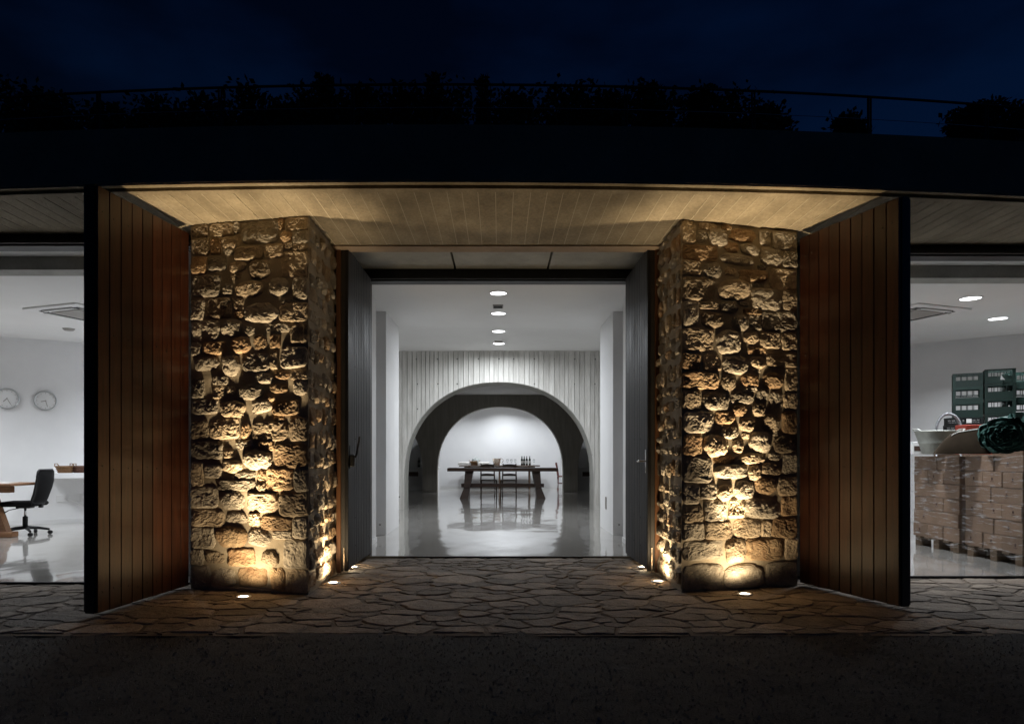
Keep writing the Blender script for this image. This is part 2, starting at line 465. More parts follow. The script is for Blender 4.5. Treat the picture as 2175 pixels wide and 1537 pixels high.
for (x,y,rad) in seeds:
    poly=[(x-0.6,y-0.6),(x+0.6,y-0.6),(x+0.6,y+0.6),(x-0.6,y+0.6)]
    for (u,v,r2) in seeds:
        if (u,v)==(x,y) or (u-x)**2+(v-y)**2>1.6: continue
        a=u-x; b=v-y; c=(u*u+v*v-x*x-y*y-r2*r2+rad*rad)/2
        l=math.hypot(a,b); poly=clip(poly,a/l,b/l,c/l-0.006)
        if not poly: break
    if not poly: continue
    poly=[(p[0],p[1]/YS) for p in poly]; y=y/YS
    for (a,b,c) in ((0,-1,-(EDGE+0.004+R.random()*0.05)),(0,1,7.435)): poly=clip(poly,a,b,c)
    if x<-1.6: poly=clip(poly,0,1,5.895)
    if x>1.6: poly=clip(poly,0,1,6.185)
    if len(poly)<3: continue
    n=len(poly)
    # round corners and roughen
    pts=[]
    for i in range(n):
        p=Vector(poly[i]); q=Vector(poly[(i+1)%n]); L_=(q-p).length
        if L_<0.012: continue
        k=max(1,int(L_/0.045))
        for j in range(k+1):
            t=min(max(j/k,0.0),1.0); e=min(0.16,0.012/L_); t=e+(1-2*e)*t
            w_=p+(q-p)*t; nn=noise.noise((w_.x*6,w_.y*6,rad*50))*0.032+noise.noise((w_.x*24,w_.y*24,rad*50))*0.007
            d=(Vector((x,y))-w_).normalized(); w_=w_+d*(abs(nn)+0.001)
            wx,wy=w_.x,w_.y; k_=min(1.0,max(0.0,(wy-EDGE)/0.3))
            w_=Vector((wx+0.045*noise.noise((wx*3.1,wy*3.1,5)),wy+k_*0.05*noise.noise((wx*3.1,wy*3.1,9)))); pts.append((w_.x,min(w_.y,(7.437 if -1.6<x<1.6 else (5.897 if x<0 else 6.187)))))
    if len(pts)<4: continue
    cx=sum(p[0] for p in pts)/len(pts); cyy=sum(p[1] for p in pts)/len(pts)
    tx,ty=R.uniform(-.010,.010),R.uniform(-.010,.010); z0=R.uniform(-0.004,0.003)
    m_=len(pts); V_=[]
    for (k,dz) in ((1.0,-0.022),(1.0,-0.006),(0.955,0.0),(0.6,0.001)):
        for p in pts:
            lx,ly=(p[0]-cx)*k,(p[1]-cyy)*k
            hz=z0+dz+tx*lx+ty*ly+(0.006*noise.noise((p[0]*11*k,p[1]*11*k,2)) if dz>-0.001 else 0)
            V_.append((lx,ly,min(hz,0.0065)))
    V_.append((0,0,z0+0.002*noise.noise((cx*9,cyy*9,2))))
    f_=[(r_*m_+i,r_*m_+(i+1)%m_,(r_+1)*m_+(i+1)%m_,(r_+1)*m_+i) for r_ in range(3) for i in range(m_)]
    f_+=[(3*m_+i,3*m_+(i+1)%m_,4*m_) for i in range(m_)]
    ar=abs(sum(pts[i][0]*pts[(i+1)%m_][1]-pts[(i+1)%m_][0]*pts[i][1] for i in range(m_)))/2
    cells.append((ar/cyy**3,V_,f_,cx,cyy))
cells.sort(key=lambda c:-c[0]); FLAGS=len(cells)
for (ar,V_,f_,cx,cyy) in cells[:298]: MB().add(V_,f_,False).build('flagstone',M['flag'],paving,(cx,cyy,0))
inf=MB()
for (ar,V_,f_,cx,cyy) in cells[298:]: inf.add([(a+cx,b+cyy,c) for (a,b,c) in V_],f_,False)
if inf.v: inf.build('flagstone_infill',M['flag'],paving)['kind']='stuff'

# ------------------------------------------------------------------ stone piers
SOF=1.93+EYE   # soffit height
def stone_mesh(w_,h_,rnd,seed,depth,segs=40,rings=13):
    nexp=R.uniform(2.4,3.2) if rnd else R.uniform(4.5,8.0)
    p_=R.uniform(3.0,4.8) if rnd else R.uniform(8.0,14.0)
    rot=R.uniform(-0.12,0.12) if rnd else R.uniform(-0.03,0.03)
    sx,sz=R.uniform(-0.34,0.34),R.uniform(-0.45,0.35)   # face tilt
    V_=[]; so=Vector((seed*3.17,seed*1.71,seed*0.93))
    cr,sr=math.cos(rot),math.sin(rot)
    for i in range(rings+1):
        t=(i/rings)**0.85
        for k in range(segs):
            if i==0 and k>0: break
            a=2*math.pi*k/segs
            ca,sa=math.cos(a),math.sin(a)
            r=(abs(ca)**nexp+abs(sa)**nexp)**(-1/nexp)*(1-0.05*abs(math.sin(2.5*a+seed)))
            wob=1+ (0.13 if rnd else 0.06)*noise.noise(so+Vector((ca*1.6,sa*1.6,0)))+0.05*noise.noise(so+Vector((ca*5,sa*5,3)))
            x=0.5*w_*r*ca*t*wob; z=0.5*h_*r*sa*t*wob
            x,z=x*cr-z*sr,x*sr+z*cr
            q=Vector((x,0,z))+so
            core=1-t**p_
            d=depth*core*(1+sx*2*x/w_+sz*2*z/h_)
            vd=noise.voronoi(q*11.0)[0]; rough=0.014*noise.noise(q*7.0)+0.012*(min(vd[1]-vd[0],0.5)-0.2)+0.004*(0.3-abs(noise.noise(q*24)))+0.0042*noise.noise(q*52)+0.0042*noise.noise(q*110)
            d+=rough*min(1.0,(1-t**6)*1.4)*(1.0 if rnd else 1.0)
            d=max(d,-0.004)-(0.016 if i==rings else 0.0)
            V_.append((x,-d,z))
    f_=[(0,1+k,1+(k+1)%segs) for k in range(segs)]
    for i in range(rings-1):
        a=1+i*segs; b=a+segs
        f_+=[(a+k,b+k,b+(k+1)%segs,a+(k+1)%segs) for k in range(segs)]
    mb=MB(); mb.add(V_,f_,False)
    return mb.mesh('stone',M[R.choice(('stone','stone','stone_grey','stone_grey','stone_rust'))])

# stones read off the photograph: pixel boxes in the enlarged views, r = rounded, b = blocky
LT=[(40,85,165,178,0),(185,80,372,180,0),(378,85,412,165,0),(428,85,710,262,0),(715,90,748,165,0),(768,82,930,180,0),(40,195,180,322,0),(188,205,265,318,0),
(275,195,415,285,1),(725,190,800,268,1),(815,190,930,285,0),(275,290,365,350,1),(375,285,590,385,0),(600,280,742,375,0),(750,272,812,320,1),(822,292,930,335,0),
(38,340,160,470,0),(170,348,310,452,0),(335,395,455,472,1),(485,395,640,540,1),(725,345,930,540,0),(38,490,272,655,0),(278,485,430,540,1),(290,570,355,645,0),
(380,560,595,680,1),(635,545,785,678,1),(815,550,930,715,0),(38,685,135,838,0),(160,675,358,830,0),(368,695,440,770,0),(445,735,710,885,1),(715,745,930,885,0),(745,715,800,735,0),
(38,850,262,1005,0),(275,850,430,985,1),(375,785,440,840,1),(425,905,530,978,1),(610,900,790,960,0),(800,910,930,1060,0),(38,1020,112,1120,0),(135,1020,310,1115,0),
(345,990,490,1110,1),(515,980,620,1090,1),(645,985,720,1085,0),(725,1085,930,1245,0),(55,1140,245,1240,1),(275,1130,412,1290,1),(440,1125,640,1260,0),(648,1100,700,1245,0),
(40,1310,135,1460,0),(205,1300,325,1355,0),(530,1280,660,1358,1),(675,1262,790,1330,1),(800,1260,930,1335,0),(210,1368,295,1465,0),(322,1375,372,1432,1),(405,1365,600,1480,1),
(640,1365,770,1430,1),(815,1345,930,1455,1),(595,1440,675,1500,1),(40,1475,240,1590,0)]
LB=[(240,25,415,140,1),(455,20,600,110,1),(605,30,785,130,0),(722,150,845,310,0),(25,165,155,300,0),(160,155,370,295,0),(385,190,455,295,1),(465,180,710,310,0),(612,138,685,172,1),
(30,315,255,440,0),(262,372,348,440,1),(350,305,470,372,1),(405,382,600,515,1),(510,322,610,380,0),(612,340,845,500,0),(25,465,120,635,0),(130,490,250,575,0),(258,458,398,540,1),
(335,535,490,585,1),(500,520,558,600,1),(562,510,745,665,0),(752,510,845,670,0),(25,645,225,795,0),(230,600,488,665,0),(496,605,560,668,1),(245,678,410,808,1),(430,685,640,815,0),
(650,680,845,848,0),(30,815,270,930,0),(285,830,428,905,1),(440,835,515,915,0),(525,852,735,945,0),(745,858,845,1000,0),(30,940,198,1090,0),(205,930,430,1075,1),(438,945,590,1060,1),
(605,955,742,1005,0),(135,1115,270,1195,1),(298,1090,482,1208,0),(530,1095,640,1210,1),(682,1015,845,1212,0),(25,1100,120,1210,0),(25,1222,168,1390,0),(178,1232,345,1355,1),
(368,1218,568,1350,0),(592,1215,690,1375,1),(700,1222,845,1390,0),(180,1362,590,1395,0)]
RT=[(390,85,490,265,0),(520,88,650,145,1),(500,155,578,245,1),(590,138,730,265,1),(690,90,765,132,1),(750,118,955,215,1),(985,110,1065,225,0),(1080,112,1280,250,0),(390,278,660,390,0),
(710,232,820,305,1),(830,235,982,310,1),(988,250,1160,390,1),(1170,265,1280,385,0),(680,320,935,400,1),(390,405,530,510,0),(545,410,690,525,1),(715,425,800,490,1),(820,432,1055,528,1),
(1065,410,1280,570,0),(968,382,1050,428,1),(390,530,640,705,0),(660,528,910,678,1),(918,535,1050,562,1),(925,580,1155,745,0),(1168,585,1280,740,0),(390,715,512,905,0),(525,715,662,765,0),
(672,694,812,788,1),(820,695,900,722,1),(540,788,700,905,1),(765,800,895,922,1),(908,795,990,910,0),(858,752,995,785,0),(1002,755,1280,905,0),(390,925,630,1100,0),(650,928,835,1110,1),
(855,940,975,1020,1),(982,930,1145,1050,0),(1160,925,1280,1055,0),(892,1045,1035,1110,1),(390,1125,525,1245,0),(550,1125,690,1245,0),(702,1130,905,1270,1),(915,1128,1030,1212,1),
(1040,1090,1280,1195,0),(390,1265,670,1395,0),(682,1282,800,1400,1),(835,1270,975,1368,1),(1005,1250,1170,1375,1),(1185,1205,1280,1395,0),(930,1218,988,1248,1),(845,1374,962,1408,1),
(390,1412,530,1560,0),(545,1422,755,1560,1),(762,1412,935,1500,1),(958,1388,1050,1475,1),(1062,1405,1165,1530,0),(1175,1410,1280,1530,0)]
RB=[(706,45,812,125,1),(850,35,935,122,1),(368,100,575,250,0),(585,95,715,182,1),(750,135,875,235,1),(905,115,1045,228,1),(1062,85,1180,245,0),(630,205,745,285,1),(775,245,822,285,1),
(968,236,1040,262,1),(368,265,490,412,0),(502,265,675,418,1),(705,305,780,390,1),(828,240,980,385,1),(998,262,1180,392,0),(368,425,558,600,0),(570,408,720,475,1),(750,400,940,468,1),
(960,396,1048,442,1),(1065,400,1180,548,0),(580,478,808,578,1),(815,485,905,590,1),(912,470,1050,558,1),(1030,568,1180,705,0),(368,615,475,755,0),(482,610,590,720,0),(600,622,702,730,1),
(720,598,860,730,1),(868,572,1018,690,1),(368,775,500,885,0),(510,728,665,880,0),(682,728,782,858,0),(788,728,1045,868,1),(1056,715,1180,852,0),(368,895,508,1008,0),(516,890,700,1010,0),
(715,872,905,1005,0),(912,890,976,1000,0),(986,875,1180,1015,0),(368,1022,640,1150,0),(655,1012,800,1185,1),(806,1020,1070,1175,0),(1084,1022,1180,1180,0),(368,1192,640,1388,0),
(645,1200,930,1382,1),(940,1196,1180,1388,0)]
def px_list(a,sc_,ox,oy): return [(ox+x0/sc_,oy+y0/sc_,ox+x1/sc_,oy+y1/sc_,k) for (x0,y0,x1,y1,k) in a]
leftS=px_list(LT,3.659,400,440)+px_list(LB,3.342,400,840)
rightS=px_list(RT,3.66,1340,440)+px_list(RB,3.342,1340,840)

def pier(label,A,B,side_x,side_y1,stones,pxl,pxr,ytop,ybot,sgn):
    """A, B: left and right ends of the front face; side_x: reveal face towards the doorway"""
    A=Vector(A); B=Vector(B); W=(B-A).length; e=(B-A)/W
    base=thing('stone_pier',label,'pier',((A.x+B.x)/2,(A.y+B.y)/2,0),group='rubble stone piers flanking the entrance')
    bx_,by_=base.location.x,base.location.y
    # mortar core: front grid + reveal grid with relief
    mb=MB(); nu,nv=70,200; vs2=[]
    for j in range(nv+1):
        for i in range(nu+1):
            p=A+e*(W*i/nu); z=-0.05+(SOF+0.0)*j/nv+0.05*j/nv
            d=0.006*noise.fractal((p.x*6,p.y*6,z*6),1.0,2.0,2)+0.0015*noise.noise((p.x*30,p.y*30,z*30))
            if i in(0,nu): d=0
            vs2.append((p.x+e.y*d-bx_,p.y-e.x*d-by_,z))
    mb.add(vs2,[(j*(nu+1)+i,j*(nu+1)+i+1,(j+1)*(nu+1)+i+1,(j+1)*(nu+1)+i) for j in range(nv) for i in range(nu)],True)
    In=B if sgn<0 else A; Out=A if sgn<0 else B
    nu2=60; vs3=[]
    L_=side_y1-In.y
    for j in range(nv+1):
        for i in range(nu2+1):
            y=In.y+L_*i/nu2; z=-0.05+(SOF+0.05)*j/nv
            d=0.006*noise.fractal((side_x*6,y*6,z*6),1.0,2.0,2)+0.0015*noise.noise((side_x*30,y*30,z*30))
            if i==0: d=0
            vs3.append((In.x+(side_x-In.x)*i/nu2-sgn*d-bx_,y-by_,z))
    fs=[(j*(nu2+1)+i,j*(nu2+1)+i+1,(j+1)*(nu2+1)+i+1,(j+1)*(nu2+1)+i) for j in range(nv) for i in range(nu2)]
    if sgn>0: fs=[tuple(reversed(f)) for f in fs]
    mb.add(vs3,fs,True)
    # outer side, back
    o=[(Out.x-bx_,Out.y-by_),(Out.x-bx_,side_y1-by_),(side_x-bx_,side_y1-by_)]
    for k in range(2):
        p,q=o[k],o[k+1]; mb.add([(p[0],p[1],-0.05),(q[0],q[1],-0.05),(q[0],q[1],SOF),(p[0],p[1],SOF)],[(0,1,2,3)])
    mb.build('mortar_bed',M['mortar'],base)
    ang=math.atan2(e.y,e.x); cnt=0
    for i,(x0,y0,x1,y1,k) in enumerate(stones):
        u0=(x0-pxl)/(pxr-pxl); u1=(x1-pxl)/(pxr-pxl)
        v0=(ybot-y1)/(ybot-ytop); v1=(ybot-y0)/(ybot-ytop)
        u0=max(u0,0.006); u1=min(u1,0.994); v0=max(v0,0.002); v1=min(v1,0.998)
        w_=(u1-u0)*W*1.05+0.014; h_=(v1-v0)*SOF*1.06+0.014
        c=A+e*(W*(u0+u1)/2); z=SOF*(v0+v1)/2
        sz=min(w_,h_)
        me=stone_mesh(w_,h_,bool(k),i+sgn*137,(min(0.038,0.17*sz) if k else R.uniform(0.011,0.023)))
        s_=put('stone',me,base,(c.x-bx_,c.y-by_,z),ang); cnt+=1
    # reveal: courses of stones
    z=0.02; row=0
    ang2=(math.pi/2 if sgn<0 else -math.pi/2)
    while z<SOF-0.05:
        hh=min(R.uniform(0.10,0.19),SOF-0.008-z); y=In.y+0.02; first=True
        while y<In.y+1.05 and y<side_y1-0.12:
            ww=R.uniform(0.09,0.21); k=(not first) and R.random()<0.8
            h2=hh*R.uniform(0.62,0.98)
            me=stone_mesh(ww,h2,k,row*9.1+y*3+sgn*51,R.uniform(0.018,0.034) if k else R.uniform(0.010,0.022),36,12)
            s_=put('stone',me,base,(side_x-bx_+ (In.x-side_x)*(1-(y-In.y)/L_),y+ww/2-by_,z+hh/2+R.uniform(-.02,.02)),ang2); cnt+=1
            y+=ww+R.uniform(0.004,0.02); first=False
        z+=hh+R.uniform(0.004,0.016); row+=1
    return cnt
PL=pier('tall rubble stone pier with uplight, left of the central doorway',(-2.577,5.70),(-1.535,5.48),-1.535,7.44,leftS,408,653,462,1256,-1)
PR=pier('tall rubble stone pier with uplight, right of the central doorway',(1.483,5.56),(2.546,5.84),1.483,7.44,rightS,1447,1691,464,1252,1)

# ------------------------------------------------------------------ roof slab, fascia, soffit boards
RC=38.0; XC=-0.55
def arc(y0,x): return y0+(RC-math.sqrt(RC*RC-(x-XC)**2))
roof=thing('concrete_roof','dark concrete roof slab with board marked soffit over the doorways','roof',(0,5,SOF))
def sweep(prof,x0,x1,n,name,m,parent,loc):
    """prof: list of (depth, z) closed polygon swept along the curved front"""
    mb=MB(); k=len(prof); vs2=[]
    for i in range(n+1):
        x=x0+(x1-x0)*i/n
        for (y,z) in prof: vs2.append((x-loc[0],arc(y,x)-loc[1],z-loc[2]))
    f=[(i*k+j,i*k+(j+1)%k,(i+1)*k+(j+1)%k,(i+1)*k+j) for i in range(n) for j in range(k)]
    f.append(tuple(range(k-1,-1,-1))); f.append(tuple(n*k+j for j in range(k)))
    mb.add(vs2,f); o=mb.build(name,m,parent,(0,0,0)); return o
rl=(0,5,SOF)
FT=EYE+2.36
sweep([(4.85,EYE+1.965),(4.85,FT),(5.1,FT),(5.1,SOF+0.06),(4.905,SOF+0.06),(4.905,EYE+1.965)],-9,9,60,'fascia',M['conc_fascia'],roof,rl)
sweep([(4.853,EYE+1.951),(4.853,EYE+1.9645),(4.904,EYE+1.9645),(4.904,EYE+1.951)],-9,9,60,'drip_nose',M['conc'],roof,rl)
sweep([(4.908,SOF-0.002),(4.908,SOF+0.058),(4.975,SOF+0.058),(4.975,SOF-0.002)],-9,9,60,'drip_edge',M['conc'],roof,rl)
sweep([(5.102,SOF+0.215),(5.102,FT-0.01),(24.5,FT-0.01),(24.5,SOF+0.30),(7.46,SOF+0.30),(7.46,SOF+0.215)],-9,9,40,'slab',M['conc_fascia'],roof,rl)
# soffit boards, front to back
x=-7.2
while x<7.2:
    wd=R.uniform(0.105,0.135); z=SOF+R.uniform(-0.0012,0.0012); a=x+0.0004; b=x+wd-0.0004
    xm=(a+b)/2
    back=6.22 if -1.54<xm<1.49 else (6.5 if abs(xm)<2.7 else 6.3)
    y0=arc(4.978,xm); y1=back-0.002*R.random()
    mb=MB(); mb.add([(a-xm,y0,z+0.001),(b-xm,y0,z+0.001),(b-xm,y1,z),(a-xm,y1,z),(a-xm,y0,z+0.066),(b-xm,y0,z+0.066),(b-xm,y1,z+0.066),(a-xm,y1,z+0.066)],
        [(0,1,2,3),(4,7,6,5),(0,4,5,1),(1,5,6,2),(2,6,7,3),(3,7,4,0)])
    mb.xf(Matrix.Translation((0,-5,-SOF)))
    sb_=mb.build('soffit_board',M['conc'],roof,(xm,0,0)); x+=wd
    q=MB(); q.box((b-xm-0.0035,y0-4.999,z-SOF-0.0022),(b-xm+0.0015,y1-5.01,z-SOF-0.0003)); q.build('cast_fin',M['laitance'],sb_)
# doorway head: downstand, recess with three concrete panels
hd=thing('doorway_head','dark concrete head with three grey ceiling panels above the central doors','door head',(0,6.3,3.0))
def hb(name,a,b,m,bev=0.0): 
    return MB().box((a[0],a[1]-6.3,a[2]-3.0),(b[0],b[1]-6.3,b[2]-3.0),bev).build(name,m,hd)
hb('downstand',(-1.53,6.225,SOF-0.012),(1.48,6.40,SOF+0.20),M['conc_fascia'])
hb('track',(-1.50,6.402,EYE+1.965),(1.45,6.44,EYE+2.02),M['steel_frame'])
for (a,b) in ((-1.53,-0.495),(-0.473,0.515),(0.537,1.48)):
    hb('ceiling_panel',(a,6.405,EYE+2.045+R.uniform(0,.004)),(b,7.44,EYE+2.13),M['conc_panel'])
hb('lintel',(-1.53,7.442,EYE+1.915),(1.48,7.60,EYE+2.125),M['steel'])
hb('lintel_track',(-1.42,7.40,EYE+1.930),(1.41,7.439,EYE+1.955),M['steel'])
for sx in (-1,1):
    xx=-1.532 if sx<0 else 1.415
    hb('door_frame',(xx,7.46,0.0),(xx+0.065+(0.05 if sx<0 else 0.0),7.58,EYE+1.913),M['steel_frame'])
hb('threshold',(-1.53,7.44,-0.02),(1.48,7.475,0.018),M['steel'])

# ------------------------------------------------------------------ interior shell
FZ=0.015
fl=MB()
for (a,b,c,d) in ((-11,-1.6,5.935,26),(-1.6,1.6,7.476,26),(1.6,11,6.225,26)):
    fl.add([(a,c,FZ),(b,c,FZ),(b,d,FZ),(a,d,FZ)],[(0,1,2,3)])
struct('floor',fl,M['floor'])
def wallbox(name,a,b,m='plaster'):
    return struct(name,MB().box(a,b),M[m])
CV=EYE+2.02; CRING=EYE+2.19; CMID=EYE+1.91; CSIDE=EYE+1.90
for s in (-1,1):
    side='left' if s<0 else 'right'
    def sx(a,b): return (min(s*a,s*b),max(s*a,s*b))
    a,b=sx(1.585,2.55)
    wallbox('hall_wall_'+side,(a,7.605,0.0),(b,8.76,CV+0.2))
    a,b=sx(1.578,4.6)
    wallbox('hall_pier_'+side,(a,9.49,0.0),(b,10.69,CRING+0.2))
    a,b=sx(2.552,2.75)
    wallbox('passage_end_'+side,(a,8.0,0.0),(b,9.488,CV+0.2))
    a,b=sx(2.78,2.9)
    wallbox('room_side_wall_'+side,(a,6.3,0.0),(b,10.7,CSIDE+0.2))
    a,b=sx(4.45,4.6)
    wallbox('gallery_end_'+side,(a,10.692,0.0),(b,14.0,CRING+0.2))
    a,b=sx(7.0,7.1)
    wallbox('inner_hall_side_'+side,(a,14.2,0.0),(b,24,CMID+0.1))
    a,b=sx(2.14,2.24)
    wallbox('bay_light_blocker_'+side,(a,21.352,0.0),(b,23.78,2.15))  # unseen wall added to hold most lamp light off the side bay
    # skirting of the hall
    a,b=sx(1.570,1.5835)
    wallbox('skirting_'+side,(a,7.62,FZ),(b,8.755,0.075),'white')
wallbox('vestibule_ceiling',(-2.55,7.60,CV),(2.55,10.685,CV+0.15),'ceil')
wallbox('gallery_ceiling',(-4.6,10.688,CRING),(4.6,14.9,CRING+0.1),'ceil')
wallbox('inner_hall_ceiling',(-7.1,14.95,CMID),(7.1,24,CMID+0.1),'ceil')
wallbox('back_wall',(-7.1,23.8,0.0),(7.1,23.95,CMID+0.1))
wallbox('back_skirting',(-7.0,23.785,FZ),(7.0,23.798,0.10),'white')

for (sx_,yy,zz,lb,w2) in ((-1.66,9.49,0.16,'small white socket low on the left hall pilaster',0.07),(1.66,9.49,0.16,'small white socket low on the right hall pilaster',0.07)):
    t=thing('wall_socket',lb,'socket',(sx_,yy,zz),group='low wall sockets in the hall')
    MB().box((-w2/2,-0.012,-0.04),(w2/2,-0.001,0.04),0.003).build('plate',M['white'],t)
    MB().box((-0.012,-0.016,-0.012),(0.012,-0.0125,0.012)).build('plug_hole',M['grille'],t)
t=thing('switch_plate','tall narrow switch plate on the right inner face of the hall','switch',(1.577,10.1,0.42))
MB().box((-0.012,-0.035,-0.09),(0.0,0.035,0.09),0.003).build('plate',M['grille'],t)
# ------------------------------------------------------------------ arched walls
AW,AT,AN,AC=1.975,2.645,2.2,0.66     # half width, crown height, superellipse exponent, springing
def arch_z(dx):
    if abs(dx)>=AW: return 0.0
    return AC+(AT-AC)*(1-(abs(dx)/AW)**AN)**(1/AN)
arch=thing('arched_wall','pale board marked concrete wall with a wide round arch inside the hall','wall',(0,14.1,0))
AX=-0.012; TH=0.77
def arch_strip(a,b,y0,y1,top,name,m,parent,cx,loc):
    """vertical strip of wall between x=a and x=b with the arch cut out below"""
    xs=[a]; k=max(2,int((b-a)/0.022))
    bp=[a+(b-a)*i/k for i in range(k+1)]
    for e in (cx-AW,cx+AW):
        if a<e<b: bp+= [e-1e-4,e+1e-4]
    bp=sorted(bp); mb=MB(); vs2=[]
    for x in bp:
        zb=arch_z(x-cx)
        vs2+=[(x-loc[0],y0-loc[1],zb),(x-loc[0],y0-loc[1],top),(x-loc[0],y1-loc[1],top),(x-loc[0],y1-loc[1],zb)]
    n=len(bp)
    for i in range(n-1):
        o=i*4
        mb_f=[(o,o+4,o+5,o+1),(o+1,o+5,o+6,o+2),(o+2,o+6,o+7,o+3),(o+3,o+7,o+4,o)]
        mb.f+=mb_f; mb.sm+=[False]*4
    mb.f+= [(0,1,2,3),((n-1)*4+3,(n-1)*4+2,(n-1)*4+1,(n-1)*4)]; mb.sm+=[False]*2
    mb.v+=vs2
    return mb.build(name,m,parent)
def archy(x,y): return y+0.010*x*x
x=-3.2
while x<3.2:
    wd=R.uniform(0.085,0.118); off=R.uniform(-0.003,0.003)
    arch_strip(x+0.0032,x+wd-0.0032,archy(x,14.1)+off,14.26,CRING-0.001,'board',M['conc_wall'],arch,AX,(0,14.1,0)); x+=wd
# body of the wall behind the boards, intrados
mbx=-3.2
arch_strip(-4.5,AX,14.262,14.1+TH,CRING-0.002,'wall_body',M['conc_panel'],arch,AX,(0,14.1,0))
arch_strip(AX,4.5,14.262,14.1+TH,CRING-0.002,'wall_body',M['conc_panel'],arch,AX,(0,14.1,0))
hole=MB().lathe([(0.014,0),(0.014,0.02)],seg=8).xf(Matrix.Rotation(math.pi/2,4,'X')).mesh('tie_hole',M['grille_dark'])
for (py,pxs) in ((762,(884,929,971,1016,1060,1091,1135,1177,1221,1265)),(815,(886,930,971,1135,1176,1220,1264)),(868,(886,1219,1262)),(915,(1261,)),(965,(1259,)),(1055,(847.6,))):
    for p in pxs:
        xx=(p-CX)*14.1/F; zz=EYE+(CY-py)*14.1/F
        put('tie_hole',hole,arch,(xx,archy(xx,14.1)-14.1+0.0165,zz))
arc2=thing('arcade_wall','dark brown concrete arcade wall behind the dining table','wall',(0,21.0,0))
BX=(0.02)
pw=1.94*2+0.45
# arcade: three openings as strips
def arc_multi(cxs,a,b,y0,y1,top,name,m,parent,loc):
    global AW
    mb=MB(); k=int((b-a)/0.04); bp=[a+(b-a)*i/k for i in range(k+1)]
    for c in cxs:
        for e in (c-AW,c+AW): bp+=[e-1e-4,e+1e-4]
    bp=sorted(p for p in bp if a<=p<=b); vs2=[]
    for x in bp:
        zb=max(arch_z(x-c) for c in cxs)
        vs2+=[(x-loc[0],y0-loc[1],zb),(x-loc[0],y0-loc[1],top),(x-loc[0],y1-loc[1],top),(x-loc[0],y1-loc[1],zb)]
    n=len(bp)
    for i in range(n-1):
        o=i*4; mb.f+=[(o,o+4,o+5,o+1),(o+1,o+5,o+6,o+2),(o+2,o+6,o+7,o+3),(o+3,o+7,o+4,o)]; mb.sm+=[False]*4
    mb.v+=vs2
    return mb.build(name,m,parent)
AW=1.94
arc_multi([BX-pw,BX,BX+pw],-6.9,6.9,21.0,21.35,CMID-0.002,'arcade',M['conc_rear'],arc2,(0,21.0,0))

# ------------------------------------------------------------------ side rooms
for s in (-1,1):
    side='left' if s<0 else 'right'
    def P(x,y): return (s*x,y)
    # oblique back wall
    a=(4.62,12.75); b=(9.6,9.78)
    if s>0: a=(4.62,13.46); b=(9.9,9.05)
    d=Vector((b[0]-a[0],b[1]-a[1])).normalized(); nn=Vector((-d.y,d.x))
    if nn.y<0: nn=-nn
    pts=[P(*a),P(*b),P(b[0]+nn.x*0.12,b[1]+nn.y*0.12),P(a[0]+nn.x*0.12,a[1]+nn.y*0.12)]
    mb=MB(); mb.prism(pts if s>0 else pts[::-1],0.0,CSIDE+0.05)
    struct('room_back_wall_'+side,mb,M['plaster'])
    pts=[P(a[0]-nn.x*0.013,a[1]-nn.y*0.013),P(b[0]-nn.x*0.013,b[1]-nn.y*0.013),P(b[0]-nn.x*0.001,b[1]-nn.y*0.001),P(a[0]-nn.x*0.001,a[1]-nn.y*0.001)]
    mb=MB(); mb.prism(pts if s>0 else pts[::-1],FZ,0.085)
    struct('room_skirting_'+side,mb,M['white'])
    x0,x1=(2.6,10.5); yb=6.0 if s<0 else 6.3
    wallbox('room_ceiling_'+side,(min(s*x0,s*x1),yb+0.1,CSIDE),(max(s*x0,s*x1),13.6,CSIDE+0.05),'ceil')
    wallbox('room_outer_wall_'+side,(min(s*9.9,s*10.0),yb,0.0),(max(s*9.9,s*10.0),10.2,CSIDE+0.04))
    wallbox('room_beam_'+side,(min(s*2.91,s*9.89),yb+0.48,CSIDE-0.125),(max(s*2.91,s*9.89),yb+0.70,CSIDE-0.001),'conc_panel')
    hd2=thing('opening_frame','black steel head and sill framing the '+('office' if s<0 else 'storeroom')+' opening','frame',(s*4,yb-0.1,0),group='steel frames of the side openings')
    xo=-9.0 if s<0 else 2.58; xe=-2.62 if s<0 else 9.0
    def sb(nm,a_,b_,m): return MB().box((a_[0]-s*4,a_[1]-yb+0.1,a_[2]),(b_[0]-s*4,b_[1]-yb+0.1,b_[2])).build(nm,m,hd2)
    sb('head',(xo,yb-0.07,EYE+1.83),(xe,yb+0.09,SOF-0.005),M['steel'])
    sb('head_track',(xo,yb-0.11,EYE+1.845),(xe,yb-0.073,EYE+1.865),M['steel_frame'])
    sb('sill',(xo,yb-0.10,-0.02),(xe,yb-0.066 if s<0 else yb-0.076,0.019),M['steel'])
    wallbox('upper_wall_'+side,(min(s*2.6,s*9.9),yb+0.092,EYE+1.905),(max(s*2.6,s*9.9),yb+0.2,SOF+0.07),'conc_fascia')

